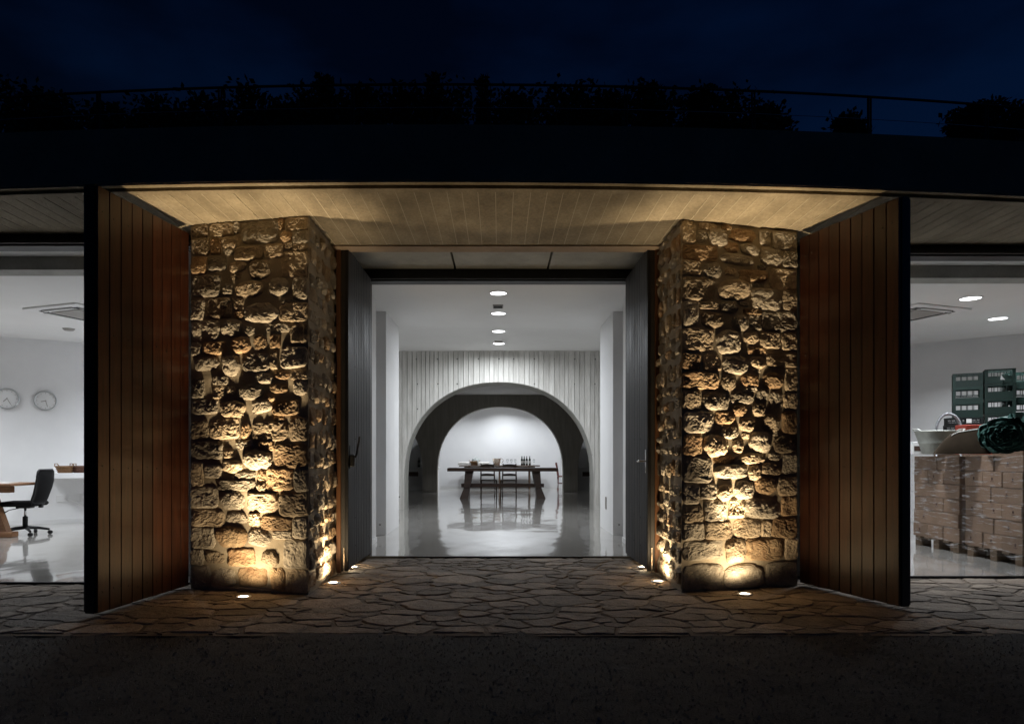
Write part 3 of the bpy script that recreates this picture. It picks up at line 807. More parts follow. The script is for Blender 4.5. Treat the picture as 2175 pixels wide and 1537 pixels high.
# ------------------------------------------------------------------ doors
def shutter(label,hinge,tip,n_pl,group,flip):
    """plank-clad leaf from hinge to tip, planks on the side facing the doorway"""
    H=Vector(hinge); T=Vector(tip); L_=(T-H).length
    ang=math.atan2(T.y-H.y,T.x-H.x)
    t=thing('plank_door',label,'door',(H.x,H.y,0),ang,group)
    z0,z1=0.03,EYE+1.862; th=0.085
    sg=flip   # planks towards local +y (sg=1) or -y
    def bxx(nm,x0,x1,ya,yb_,za,zb,m,bev=0.0):
        y0_,y1_=(ya,yb_) if ya<yb_ else (yb_,ya)
        return MB().box((x0,y0_,za),(x1,y1_,zb),bev).build(nm,m,t)
    # steel carcass: back sheet and edge frame
    bxx('back_sheet',0.0,L_-0.004,-sg*(th-0.012),-sg*th,z0+0.01,z1-0.01,M['galv'])
    bxx('end_stile',L_-0.032,L_,-sg*0.004,-sg*(th-0.014),z0,z1,M['steel'])
    bxx('hinge_stile',0.0,0.045,-sg*0.004,-sg*(th-0.014),z0,z1,M['steel'])
    bxx('top_rail',0.047,L_-0.034,-sg*0.004,-sg*(th-0.014),z1-0.05,z1,M['steel'])
    bxx('bottom_rail',0.047,L_-0.034,-sg*0.004,-sg*(th-0.014),z0,z0+0.06,M['steel'])
    pwid=(L_-0.012)/n_pl
    for i in range(n_pl):
        a=0.006+i*pwid
        j=R.uniform(-0.003,0.003)
        planks_=[] if i==0 else planks_
        o=bxx('plank',a+0.0032,a+pwid-0.0032,-sg*0.003,sg*(0.019+R.uniform(-.0012,.0012)),z0+0.004+j,z1-0.006+j,M['plank'],0.0022); planks_.append(o)
    # screw heads
    scr=MB().lathe([(0.006,0),(0.0055,0.002)],seg=8).xf(Matrix.Rotation(-sg*math.pi/2,4,'X')).mesh('screw',M['steel_frame'])
    for i in range(n_pl):
        a=0.006+(i+0.5)*pwid+R.uniform(-0.02,0.02)
        for zz in (0.16,1.02,1.95,2.78):
            put('screw',scr,planks_[i],(a,sg*0.0205,zz+R.uniform(-.02,.02)))
    return t
shutter('open plank clad timber door beside the office opening on the left',(-2.60,5.685),(-2.765,4.66),9,'plank doors of the side openings',1)
shutter('open plank clad timber door beside the storeroom opening on the right',(2.57,5.825),(2.875,4.878),9,'plank doors of the side openings',-1)

def inner_leaf(label,xin,s,group):
    """doorway leaf folded back against the reveal; xin = face seen from inside"""
    t=thing('metal_lined_door',label,'door',(xin,6.33,0),0,group)
    z0,z1=0.04,EYE+1.955; L_=1.115
    # ribbed metal face (towards the doorway) as one folded sheet
    mb=MB(); n=13; w_=(L_-0.032)/n
    for i in range(n):
        y=0.032+w_*i; xa,xb=(0.0,0.012) if s>0 else (-0.012,0.0)
        mb.box((xa,y+0.011,z0+0.02),(xb,y+w_-0.011,z1-0.02))
    o_=mb.build('ribbed_sheet',M['galv'],t); o_['kind']='stuff'
    def bxx(nm,xa,xb,ya,yb_,za,zb,m,bev=0.0):
        xa,xb=s*xa,s*xb
        return MB().box((min(xa,xb),ya,za),(max(xa,xb),yb_,zb),bev).build(nm,m,t)
    bxx('end_stile',0.0,0.030,0.0,0.028,z0,z1,M['steel'],0.003)
    bxx('seal_strip',0.032,0.068,0.006,0.05,z0,z1,M['steel_frame'])
    bxx('wood_stile',0.070,0.112,-0.004,0.05,z0-0.012,z1-0.004,M['stile'],0.003)
    bxx('core',0.0155,0.068,0.052,L_,z0+0.004,z1-0.004,M['steel_frame'])
    pwid=(L_-0.055)/8
    for i in range(8):
        bxx('plank',0.071,0.110,0.053+i*pwid+0.003,0.053+(i+1)*pwid-0.003,z0,z1-0.005,M['plank'])
    bxx('drop_bolt',0.034,0.046,-0.006,0.004,z0-0.02,z0+0.22,M['chrome'])
    rv=MB().lathe([(0.0075,0),(0.0065,0.003)],seg=8).xf(Matrix.Rotation(-s*math.pi/2,4,'Y')).mesh('rivet',M['steel'])
    for zz in (0.25,0.52,1.28,1.98,2.62):
        for yy in (0.30,0.62,0.95):
            put('rivet',rv,t,(-s*0.0004,yy+R.uniform(-.01,.01),zz+(yy-0.6)*0.02))
    # handle: backplate, lever
    hz=1.06 if s>0 else 1.10
    pl_=bxx('handle_plate',-0.004,0.001,0.045,0.085,hz-0.11,hz+0.11,M['steel' if s<0 else 'chrome'],0.0015)
    hb_=MB()
    if s<0:
        hb_.tube([(0.0,0.06,hz),(0.055,0.06,hz),(0.06,0.075,hz+0.02),(0.085,0.10,hz+0.19)],[0.012,0.011,0.011,0.008])
        hb_.box((0.004,0.03,hz-0.09),(0.05,0.085,hz+0.02),0.008)
        hb_.build('lever',M['steel'],pl_)
    else:
        hb_.tube([(0.0,0.065,hz),(-0.055,0.065,hz),(-0.06,0.09,hz),(-0.06,0.20,hz-0.005)],[0.010,0.010,0.010,0.008])
        hb_.build('lever',M['chrome'],pl_)
    return t
inner_leaf('ribbed metal lined door folded open on the left of the central doorway',-1.402,-1,'metal lined doors of the central doorway')
inner_leaf('ribbed metal lined door folded open on the right of the central doorway',1.372,1,'metal lined doors of the central doorway')

# ------------------------------------------------------------------ recessed ground lights
def ground_light(x,y,label,power,tilt=(0,0),size=46,blend=1.0,rad=0.036,spill=0.068):
    t=thing('ground_light',label,'light',(x,y,0),group='recessed ground uplights')
    MB().lathe([(0.062,-0.03),(0.062,0.008),(0.056,0.011),(0.047,0.011),(0.047,-0.03)],seg=28).build('steel_ring',M['rimgrey'],t)
    MB().lathe([(0.046,0.002),(0.030,0.010),(0.0,0.012)],seg=24).build('lens',M['lens_warm'],t)
    if power<20:      # lamp half buried under a folded door: only its glow escapes sideways
        d=bpy.data.lights.new('uplight','POINT'); d.energy=power; d.color=WARM; d.shadow_soft_size=0.012
        o=bpy.data.objects.new('uplight',d); C.objects.link(o); o.parent=t; o.location=(0,0,0.026)
        return t
    for (pw_,sz_,bl_) in ((power,size,blend),(power*spill,164,1.0)):    # main beam and wide spill of the lens
        d=bpy.data.lights.new('uplight','SPOT'); d.energy=pw_; d.color=WARM; d.spot_size=math.radians(sz_); d.spot_blend=bl_
        d.shadow_soft_size=rad
        o=bpy.data.objects.new('uplight',d); C.objects.link(o); o.parent=t; o.location=(0,0,0.040)
        o.rotation_euler=(math.pi+tilt[0],tilt[1],0)
    return t
ground_light((517-CX)*EYE/298,1595/298,'lit ground light at the foot of the left stone pier front',SPOT_W,(-0.055,0))
ground_light((1582-CX)*EYE/292,1595/292,'lit ground light at the foot of the right stone pier front',SPOT_W,(-0.055,0))
ground_light(-1.450,5.95,'lit ground light in the left reveal before the folded metal door',SPOT_W*0.20,(0.03,-0.13),40,1.0,0.04,0.34)
ground_light(1.400,6.02,'lit ground light in the right reveal before the folded metal door',SPOT_W*0.20,(0.03,0.13),40,1.0,0.04,0.34)
ground_light(-1.462,6.80,'ground light glowing under the left folded metal door',2.2)
ground_light(1.432,6.80,'ground light glowing under the right folded metal door',2.2)

# ------------------------------------------------------------------ ceiling downlights
def downlight(x,y,z,r,power,label,group='round ceiling downlights',spread=138):
    t=thing('ceiling_light',label,'ceiling light',(x,y,z),group=group)
    MB().lathe([(r+0.016,0.0),(r+0.016,-0.006),(r+0.002,-0.010),(r,-0.004),(r,0.0)],seg=32).build('trim_ring',M['white'],t)
    MB().lathe([(0.0,-0.003),(r-0.001,-0.003)],seg=32,smooth=False,cap=False).build('lens',M['lens_cool'],t)
    d=bpy.data.lights.new('lamp','AREA'); d.shape='DISK'; d.size=2*r*0.9; d.energy=power; d.color=COOL; d.spread=math.radians(spread)
    o=bpy.data.objects.new('lamp',d); C.objects.link(o); o.parent=t; o.location=(0,0,-0.02)
    return t
for i,(py,z,pw_) in enumerate(((622,CV,0.08),(665,CV,0.22),(703,CRING,2.1),(729,CRING,0.80))):
    yy=(z-EYE)*F/(CY-py)
    downlight(-0.015,yy,z,0.100 if i<2 else 0.112,HALL_W*pw_,('first','second','third','last')[i]+' round downlight from the doorway in the central hall ceiling',spread=(138 if i<2 else 170))
downlight(0.16,22.75,CMID,0.10,HALL_W*0.9,'downlight over the rear table beyond the arches')
downlight(-1.35,22.5,CMID,0.10,HALL_W*0.42,'unseen downlight added left of the rear table beyond the arches')  # added lamp, spreads the light along the back wall
downlight(1.40,22.5,CMID,0.10,HALL_W*0.42,'unseen downlight added right of the rear table beyond the arches')  # added likewise to even the back wall lighting
for (x,y,lb) in ((-7.1,8.03,'downlight in the office ceiling at the left picture edge'),(-8.6,9.2,'unseen downlight added over the far office corner'),(-5.2,10.6,'unseen downlight added over the office shelf'),(-4.6,8.9,'unseen downlight added in the office ceiling behind the plank door')):  # last three are unseen lamps added to light the office
    downlight(x,y,CSIDE,0.105,ROOM_W*0.75,lb)
for (x,y,lb) in ((5.64,1.9*F/337,'nearer of two round downlights in the storeroom ceiling'),(6.84,1.9*F/294,'farther of two round downlights in the storeroom ceiling'),(4.25,7.55,'downlight in the storeroom ceiling behind the plank door'),(8.6,8.2,'downlight at the far right of the storeroom ceiling')):
    downlight(x,y,CSIDE,0.112,ROOM_W*(0.62 if x<5 else 0.80),lb,spread=(104 if x<5 else 138))
# square ceiling vents in the hall
for (py,wpx,z,lb) in ((650,22,CV,'small dark square vent between the first hall downlights'),(725.5,17,CRING,'small pale square vent by the last hall downlight')):
    yy=(z-EYE)*F/(CY-py); wd=wpx*yy/F
    t=thing('ceiling_vent',lb,'vent',(-0.02,yy,z))
    MB().box((-wd/2,-0.10,-0.012),(wd/2,0.10,0.0),0.003).build('frame',M['grille'],t)
    for k in range(3):
        MB().box((-wd*0.42,-0.075+k*0.055,-0.016),(wd*0.42,-0.035+k*0.055,-0.0125)).build('slot',M['grille_dark' if py<700 else 'grille'],t)
# air conditioning cassettes
def cassette(x,y,rot,label):
    t=thing('air_conditioner',label,'air conditioner',(x,y,CSIDE),rot,group='ceiling air conditioning cassettes')
    MB().box((-0.47,-0.47,-0.022),(0.47,0.47,0.0),0.008).build('panel',M['white'],t)
    MB().box((-0.25,-0.25,-0.034),(0.25,0.25,-0.0225),0.006).build('intake_grille',M['grille'],t)
    for k in range(4):
        q=MB(); q.box((-0.27,0.30,-0.026),(0.27,0.365,-0.0226)); q.xf(Matrix.Rotation(k*math.pi/2,4,'Z')); q.build('outlet_slot',M['grille_dark'],t)
        q=MB(); q.box((-0.26,0.315,-0.040),(0.26,0.36,-0.0275),0.004); q.xf(Matrix.Rotation(k*math.pi/2,4,'Z')); q.build('louvre',M['white'],t)
    for sx_ in (-1,1):
        for sy_ in (-1,1):
            MB().box((sx_*0.30-0.04,sy_*0.30-0.04,-0.027),(sx_*0.30+0.04,sy_*0.30+0.04,-0.0227)).build('corner_slot',M['grille_dark'],t)
    return t
cassette(-5.50,9.0,math.radians(-20),'square ceiling air conditioner in the office, cut off by the plank door')
cassette(5.45,9.02,math.radians(20),'square ceiling air conditioner in the storeroom, cut off by the plank door')
t=thing('ceiling_vent','tiny round smoke sensor vent on the office ceiling','vent',((146-CX)*1.9/272,1.9*F/272,CSIDE))
MB().lathe([(0.0,-0.03),(0.06,-0.028),(0.075,-0.012),(0.085,0.0)],seg=20).build('cover',M['grille'],t)

# ------------------------------------------------------------------ furniture: dining table group
def trestle_table(name,label,cat,loc,rotz,L_,Wd,Hh,th,inset,m,splay=0.10,stretch_z=0.30):
    t=thing(name,label,cat,loc,rotz)
    MB().box((-L_/2,-Wd/2,Hh-th),(L_/2,Wd/2,Hh),0.008).build('tabletop',m,t)
    for s in (-1,1):
        mb=MB(); xt=s*(L_/2-inset); 
        # splayed plank leg, wide foot and narrow waist
        prof=[(xt+s*splay*1.0+0.0,0.0,0.115),(xt+s*splay*0.45,0.28,0.075),(xt,Hh-th-0.001,0.105)]
        for i in range(2):
            (xa,za,wa),(xb,zb,wb)=prof[i],prof[i+1]
            y_=Wd*0.36
            v=[(xa-wa,-y_,za),(xa+wa,-y_,za),(xa+wa,y_,za),(xa-wa,y_,za),(xb-wb,-y_*0.85,zb),(xb+wb,-y_*0.85,zb),(xb+wb,y_*0.85,zb),(xb-wb,y_*0.85,zb)]
            mb.add(v,[(0,3,2,1),(4,5,6,7),(0,1,5,4),(1,2,6,5),(2,3,7,6),(3,0,4,7)])
        mb.build('leg',m,t)
    MB().box((-L_/2+inset-0.22,-0.035,stretch_z-0.05),(L_/2-inset+0.22,0.035,stretch_z+0.05),0.006).build('stretcher',m,t)
    return t
TZ=18.15
trestle_table('dining_table','long dark wooden trestle table under the arches','table',((952+1183)/2*TZ/F-CX*TZ/F,TZ,FZ),0,2.88,0.9,0.795,0.085,0.56,M['darkwood'],0.13,0.33)

def ladder_chair(name,label,loc,rotz,m,group=None):
    t=thing(name,label,'chair',loc,rotz,group)
    for s in (-1,1):
        MB().tube([(s*0.19,0.19,0.0),(s*0.19,0.18,0.44),(s*0.185,0.20,0.62),(s*0.18,0.245,0.90)],[0.016,0.019,0.018,0.014]).build('leg',m,t)
        MB().tube([(s*0.21,-0.20,0.0),(s*0.205,-0.19,0.455)],[0.016,0.02]).build('leg',m,t)
        MB().tube([(s*0.20,-0.19,0.20),(s*0.19,0.18,0.22)],0.011).build('stretcher',m,t)
    MB().box((-0.22,-0.21,0.43),(0.22,0.20,0.465),0.012).build('seat',m,t)
    for (z,y) in ((0.58,0.196),(0.71,0.214),(0.84,0.237)):
        pts=[(-0.18+0.36*i/6,y+0.03*math.sin(math.pi*i/6)) for i in range(7)]
        mb=MB(); vs2=[]
        for i,(px_,py_) in enumerate(pts):
            top=0.03+0.016*math.sin(math.pi*i/6)
            vs2+=[(px_,py_-0.007,z-0.022),(px_,py_-0.007,z+top),(px_,py_+0.007,z+top),(px_,py_+0.007,z-0.022)]
        f=[]
        for i in range(6):
            o=i*4; f+=[(o,o+4,o+5,o+1),(o+1,o+5,o+6,o+2),(o+2,o+6,o+7,o+3),(o+3,o+7,o+4,o)]
        mb.add(vs2,f).build('slat',m,t)
    MB().tube([(-0.205,-0.195,0.28),(0.205,-0.195,0.28)],0.011).build('stretcher',m,t)
    MB().tube([(-0.19,0.185,0.26),(0.19,0.185,0.26)],0.011).build('stretcher',m,t)
    return t
CZ=18.75
ladder_chair('dining_chair','left of two ladder back chairs tucked behind the trestle table',((1037-CX)*CZ/F,CZ,FZ),0.10,M['chairwood'],'ladder back chairs at the trestle table')
ladder_chair('dining_chair','right of two ladder back chairs tucked behind the trestle table',((1081-CX)*CZ/F,CZ,FZ),-0.08,M['chairwood'],'ladder back chairs at the trestle table')
ladder_chair('side_chair','reddish wooden chair half hidden by the right arcade pillar',((1197-CX)*22.6/F,22.6,FZ),math.pi/2,M['redwood'])

# rear serving table and what stands on it
SZ=23.35; ST=EYE-17.5*SZ/F
srv=thing('serving_table','narrow brown serving table against the white rear wall','table',((975+1147)/2*SZ/F-CX*SZ/F,SZ,FZ))
MB().box((-1.37,-0.26,ST-FZ-0.04),(1.37,0.26,ST-FZ),0.006).build('tabletop',M['chairwood'],srv)
for x in (-1.05,0.0,1.02):
    for y in (-0.18,0.18):
        MB().box((x-0.03,y-0.03,0.0),(x+0.03,y+0.03,ST-FZ-0.042),0.004).build('leg',M['chairwood'],srv)
MB().box((-1.25,-0.2,0.10),(1.25,0.2,0.13),0.004).build('lower_shelf',M['chairwood'],srv)
MB().box((-1.2,-0.215,ST-FZ-0.12),(1.2,-0.19,ST-FZ-0.044)).build('apron',M['chairwood'],srv)
def at(px,y_): return (px-CX)*y_/F
def cloth_pile(label,px,y_,wd,dp,n,m,seed):
    t=thing('folded_cloth',label,'cloth',(at(px,y_),y_,ST),group='folded cloths on the serving table')
    for k in range(n):
        mb=MB(); vs2=[]; nn=10
        for j in range(nn+1):
            for i in range(nn+1):
                u=-wd/2+wd*i/nn; v=-dp/2+dp*j/nn; e=min(i,nn-i,j,nn-j)
                z=0.025*k+0.030*(0.2 if e==0 else 1)+0.014*noise.noise((u*9+seed,v*9,k))
                vs2.append((u+0.02*noise.noise((seed,k,v*8)),v,z))
        base=[(a,b,0.025*k) for (a,b,c) in vs2]
        f=[(j*(nn+1)+i,j*(nn+1)+i+1,(j+1)*(nn+1)+i+1,(j+1)*(nn+1)+i) for j in range(nn) for i in range(nn)]
        mb.add(vs2,f,True)
        rim=[i for i in range(nn+1)]+[(j+1)*(nn+1)-1 for j in range(1,nn+1)]+[nn*(nn+1)+i for i in range(nn-1,-1,-1)]+[j*(nn+1) for j in range(nn-1,0,-1)]
        o=len(mb.v); mb.v+=[base[r] for r in rim]; q=len(rim)
        for i in range(q): mb.f.append((rim[i],o+i,o+(i+1)%q,rim[(i+1)%q])); mb.sm.append(True)
        mb.build('fold',m,t)
    return t
cloth_pile('white folded napkins at the left end of the serving table',986,SZ,0.42,0.34,4,M['linen'],1)
cloth_pile('white cloth with brown stripe right of the bread basket',1027,SZ,0.40,0.34,4,M['linen'],5)
def basket(label,loc,r,h,m,group=None,handles=True):
    t=thing('wicker_basket',label,'basket',loc,0,group)
    MB().lathe([(0.0,0.004),(r*0.72,0.0),(r*0.86,h*0.5),(r,h),(r*1.03,h),(r*1.03,h+0.012),(r*0.95,h+0.012),(r*0.82,h*0.5),(r*0.68,0.012),(0,0.012)],seg=20).build('bowl',m,t)
    for k in range(4):
        z=h*(k+0.5)/4; rr=r*(0.72+0.28*(k+0.5)/4)+0.004
        MB().tube([(rr*math.cos(a*math.pi/10),rr*math.sin(a*math.pi/10),z+0.004*(a%2)) for a in range(21)],0.007,6,False).build('weave',m,t)
    if handles:
        for s in (-1,1):
            MB().tube([(s*r*0.98,-0.06,h),(s*r*1.12,-0.03,h+0.045),(s*r*1.12,0.03,h+0.045),(s*r*0.98,0.06,h)],0.007,6).build('handle',m,t)
    return t
basket('bread basket holding a checked cloth on the serving table',(at(1008,SZ),SZ-0.02,ST),0.165,0.13,M['wicker'])
t=thing('checked_cloth','crumpled checked cloth heaped in the bread basket','cloth',(at(1010,SZ),SZ-0.02,ST+0.10))
mb=MB(); vs2=[]
for i in range(9):
    th_=math.pi*i/8*0.55
    for k in range(22):
        a=2*math.pi*k/22; rr=(0.15+0.05*noise.noise((math.cos(a)*2,math.sin(a)*2,th_*3)))
        vs2.append((rr*math.sin(th_)*math.cos(a),rr*math.sin(th_)*math.sin(a),rr*math.cos(th_)+0.02*noise.noise((k*.7,i*.9,4))))
mb.add(vs2,[(i*22+k,(i+1)*22+k,(i+1)*22+(k+1)%22,i*22+(k+1)%22) for i in range(8) for k in range(22)],True)
mb.build('folds',M['check'],t)
t=thing('ice_bucket','shiny metal ice bucket with ring handle on the serving table','bucket',(at(1055,SZ),SZ,ST))
MB().lathe([(0.10,0.0),(0.115,0.06),(0.14,0.17),(0.155,0.225),(0.16,0.23),(0.15,0.225),(0.133,0.17),(0.10,0.015),(0,0.012)],seg=28).build('body',M['bucket'],t)
MB().tube([(0.145+0.075*math.sin(a*math.pi/8),0,0.16+0.075*math.cos(a*math.pi/8)) for a in range(0,17)],0.009,8,False).build('handle',M['bucket'],t)
bot_me=MB().lathe([(0.0,0.003),(0.036,0.0),(0.038,0.006),(0.038,0.185),(0.034,0.208),(0.016,0.240),(0.0145,0.295),(0.0165,0.297),(0.0165,0.31),(0.0,0.311)],seg=20).mesh('glass_body',M['bottle'])
lab_me=MB().lathe([(0.0385,0.06),(0.0385,0.15)],seg=20,cap=False).mesh('paper_label',M['label'])
def bottle(label,loc):
    t=thing('wine_bottle',label,'bottle',loc,0,'wine bottles on the serving table')
    put('glass_body',bot_me,t); put('paper_label',lab_me,t); return t
for i,px in enumerate((1108.5,1113.5,1118.8,1125.0)):
    bottle(('leftmost','second from left','third from left','rightmost')[i]+' of the four dark wine bottles on the serving table',(at(px,SZ),SZ+(0.05 if i==1 else -0.03),ST))
def glass(label,loc,sc_=1.0):
    t=thing('wine_glass',label,'glass',loc,0,'wine glasses on the serving table')
    MB().lathe([(0.034*sc_,0.0),(0.033*sc_,0.003),(0.005,0.008),(0.004,0.085*sc_),(0.028*sc_,0.11*sc_),(0.040*sc_,0.15*sc_),(0.033*sc_,0.20*sc_),(0.0315*sc_,0.20*sc_),(0.038*sc_,0.15*sc_),(0.026*sc_,0.113*sc_),(0.0,0.095*sc_)],seg=18).build('bowl_and_stem',M['glass'],t); return t
for i,px in enumerate((1078,1086,1094,1134)):
    glass(('clear wine glass nearest the ice bucket','middle clear wine glass right of the ice bucket','clear wine glass just left of the bottles','clear wine glass right of the four bottles')[i],(at(px,SZ),SZ+0.02*(-1)**i,ST))
# counters behind the side arches
for s in (-1,1):
    y0=22.45; px=((866,899) if s<0 else (1226,1262)); cxx=at((px[0]+px[1])/2,y0)
    t=thing('counter','pale counter behind the '+('left' if s<0 else 'right')+' arcade pillar','counter',(cxx,y0,FZ),group='pale counters behind the arcade')
    MB().box((-0.75,-0.28,0.0),(0.75,0.28,0.72),0.004).build('body',M['plaster'],t)
    MB().box((-0.78,-0.31,0.722),(0.78,0.30,0.755),0.004).build('worktop',M['white_lam'],t)
    MB().box((s*0.02-0.16,-0.296,0.46),(s*0.02+0.14,-0.282,0.60),0.004).build('drawer_front',M['darkwood'],t)
t=thing('wine_bottle','single dark bottle on the counter behind the left arcade pillar','bottle',(at(890.5,22.45),22.35,FZ+0.755),0,'wine bottles on the serving table')
put('glass_body',bot_me,t); put('paper_label',lab_me,t)
t=thing('paper_bag','white paper bag on the counter behind the left arcade pillar','bag',(at(878,22.45),22.4,FZ+0.755))
MB().prism([(-0.11,-0.05),(0.11,-0.05),(0.11,0.05),(-0.11,0.05)],0.0,0.24).build('bag_body',M['paper'],t)
t=thing('paper_roll','white kitchen paper roll on the counter behind the right pillar','roll',(at(1247,22.45),22.4,FZ+0.755))
MB().lathe([(0.02,0),(0.055,0),(0.055,0.25),(0.02,0.25)],seg=18).build('roll_body',M['paper'],t)

# ------------------------------------------------------------------ office on the left
OZ=9.25
ot=thing('office_table','brown wooden trestle table at the left edge of the office','table',(-6.42-0.85,OZ,FZ))
MB().box((-0.85,-0.30,0.70),(0.85,0.30,0.735),0.008).build('tabletop',M['oak'],ot)
for s in (1,):
    mb=MB(); xa=0.85-0.30; 
    for (za,zb,x0,x1,wa,wb) in ((0.075,0.60,xa+0.0,xa-0.20,0.075,0.085),):
        v=[(x0-wa,-0.05,za),(x0+wa,-0.05,za),(x0+wa,0.05,za),(x0-wa,0.05,za),(x1-wb,-0.05,zb),(x1+wb,-0.05,zb),(x1+wb,0.05,zb),(x1-wb,0.05,zb)]
        mb.add(v,[(0,3,2,1),(4,5,6,7),(0,1,5,4),(1,2,6,5),(2,3,7,6),(3,0,4,7)])
    mb.build('leg',M['oak'],ot)
    MB().box((xa-0.50,-0.07,0.0),(xa+0.16,0.07,0.074),0.01).build('foot',M['oak'],ot)
    MB().box((xa-0.42,-0.05,0.602),(xa+0.12,0.05,0.688),0.008).build('bearer',M['oak'],ot)
MB().tube([(0.85-0.62,-0.0,0.35),(-0.6,0.0,0.35)],0.03).build('stretcher',M['oak'],ot)
t=thing('paper_sheets','loose white papers lying on the office table','paper',(-6.95,OZ-0.05,FZ+0.735))
for k in range(4):
    q=MB().box((-0.15,-0.105,0.0005+k*0.004),(0.15,0.105,0.0035+k*0.004)); q.xf(Matrix.Translation((-0.16*k+0.22,0.05*((-1)**k),0))@Matrix.Rotation(0.3*k-0.3,4,'Z')); q.build('sheet',M['paper'],t)

def office_chair(loc,rotz,label):
    t=thing('office_chair',label,'chair',loc,rotz)
    # local -x is the sitting direction
    mb=MB(); nn=12; vs2=[]
    def ring(z):   # backrest outline width by height
        return 0.20 if z<0.62 else 0.215-0.03*max(0,(z-0.82)/0.1)**2
    rows=[0.44,0.50,0.58,0.66,0.74,0.82,0.88,0.905]
    for z in rows:
        w_=ring(z)*(0.86 if z in(0.44,0.905) else 1.0)
        for i in range(nn+1):
            u=-1+2*i/nn; vs2.append((0.20+0.09*(z-0.44)/0.46-0.05*(u*u)+0.03*math.sin((z-0.44)*6),w_*u,z))
    fr=[(j*(nn+1)+i,j*(nn+1)+i+1,(j+1)*(nn+1)+i+1,(j+1)*(nn+1)+i) for j in range(len(rows)-1) for i in range(nn)]
    n0=len(vs2); vs2+=[(a+0.025,b,c) for (a,b,c) in vs2[:n0]]
    fr2=fr+[tuple(reversed([q+n0 for q in f])) for f in fr]
    rim=[i for i in range(nn+1)]+[(j+1)*(nn+1)-1 for j in range(1,len(rows))]+[(len(rows)-1)*(nn+1)+i for i in range(nn-1,-1,-1)]+[j*(nn+1) for j in range(len(rows)-2,0,-1)]
    for i in range(len(rim)): fr2.append((rim[i],rim[(i+1)%len(rim)],rim[(i+1)%len(rim)]+n0,rim[i]+n0))
    mb.add(vs2,fr2,True); mb.build('backrest',M['mesh_black'],t)
    MB().tube([Vector(vs2[i])+Vector((0.012,0,0)) for i in rim]+[Vector(vs2[rim[0]])+Vector((0.012,0,0))],0.016,6,False).build('back_frame',M['plastic'],t)
    MB().box((-0.27,-0.22,0.405),(0.21,0.22,0.47),0.025).build('seat',M['mesh_black'],t)
    MB().box((0.18,-0.03,0.38),(0.225,0.03,0.62),0.006).build('back_bar',M['plastic'],t)
    MB().lathe([(0.032,0.10),(0.032,0.25),(0.028,0.26)],seg=16).build('column_sleeve',M['plastic'],t)
    MB().lathe([(0.016,0.25),(0.016,0.39)],seg=14).build('gas_lift',M['chrome'],t)
    MB().box((-0.09,-0.07,0.375),(0.09,0.07,0.405),0.006).build('mechanism',M['plastic'],t)
    MB().tube([(-0.02,-0.05,0.385),(-0.12,-0.16,0.36),(-0.20,-0.22,0.30)],[0.006,0.006,0.011]).build('lever',M['plastic'],t)
    for k in range(5):
        a=2*math.pi*k/5+0.35; c,s_=math.cos(a),math.sin(a)
        leg=MB().tube([(0.02*c,0.02*s_,0.105),(0.15*c,0.15*s_,0.095),(0.285*c,0.285*s_,0.068)],[0.024,0.021,0.015],8).build('base_arm',M['plastic'],t)
        mb=MB(); mb.lathe([(0.012,-0.022),(0.026,-0.020),(0.028,-0.004),(0.028,0.004),(0.026,0.020),(0.012,0.022)],seg=14)
        mb.xf(Matrix.Translation((0.29*c,0.29*s_,0.028))@Matrix.Rotation(a+0.6,4,'Z')@Matrix.Rotation(math.pi/2,4,'X')); mb.build('caster',M['plastic'],t)
    return t
office_chair((-6.60,9.5,FZ),math.radians(8),'black mesh swivel chair pulled up to the office table')

# shelf on the oblique wall
wd_a=Vector((-4.62,12.75)); wd_b=Vector((-9.6,9.78)); wdir=(wd_b-wd_a).normalized(); wnrm=Vector((-wdir.y,wdir.x))
if wnrm.y>0: wnrm=-wnrm
wang=math.atan2(-wdir.y,-wdir.x)
def on_wall(px):   # point where the photograph's column meets the wall
    k=(px-CX)/F
    # wd_a + t*wdir, x = k*y
    tt=(k*wd_a.y-wd_a.x)/(wdir.x-k*wdir.y); return wd_a+wdir*tt
# counter against the wall, left end at px 115
p0=on_wall(104); zt=EYE-33*p0.y/F
sh=thing('wall_desk','long white desk slab fixed to the office wall','desk',(p0.x,p0.y,0),wang)
MB().box((0.0,-0.60,zt-0.085),(2.6,-0.002,zt),0.004).build('slab',M['white_lam'],sh)
MB().box((1.9,-0.58,FZ),(1.96,-0.003,zt-0.087)).build('support_panel',M['white_lam'],sh)
so_=thing('wall_socket','row of white sockets on the wall under the desk','socket',(p0.x,p0.y,0.42),wang)
for k in range(4): MB().box((0.10+k*0.17,-0.012,-0.06),(0.24+k*0.17,-0.001,0.06),0.003).build('socket_plate',M['white'],so_)
cb=thing('power_cable','white cable hanging under the office wall desk','cable',(p0.x,p0.y,0),wang)
MB().tube([(0.2,-0.02,0.42),(0.35,-0.06,0.36),(0.52,-0.10,0.26),(0.62,-0.12,0.09),(0.72,-0.12,0.20),(0.95,-0.14,0.28),(1.02,-0.15,0.52),(1.1,-0.2,0.74)],0.006,6).build('cord',M['cable'],cb)
q1=on_wall(150)
for (px,m,lb,r) in ((139,'wicker','light wicker basket on the white office desk',0.135),(172,'wicker2','dark wicker basket on the office desk next to the plank door',0.14)):
    p=on_wall(px)+wnrm*0.42; k=(px-CX)/F; p.x=k*p.y
    basket(lb,(p.x,p.y,zt),r,0.10,M[m])
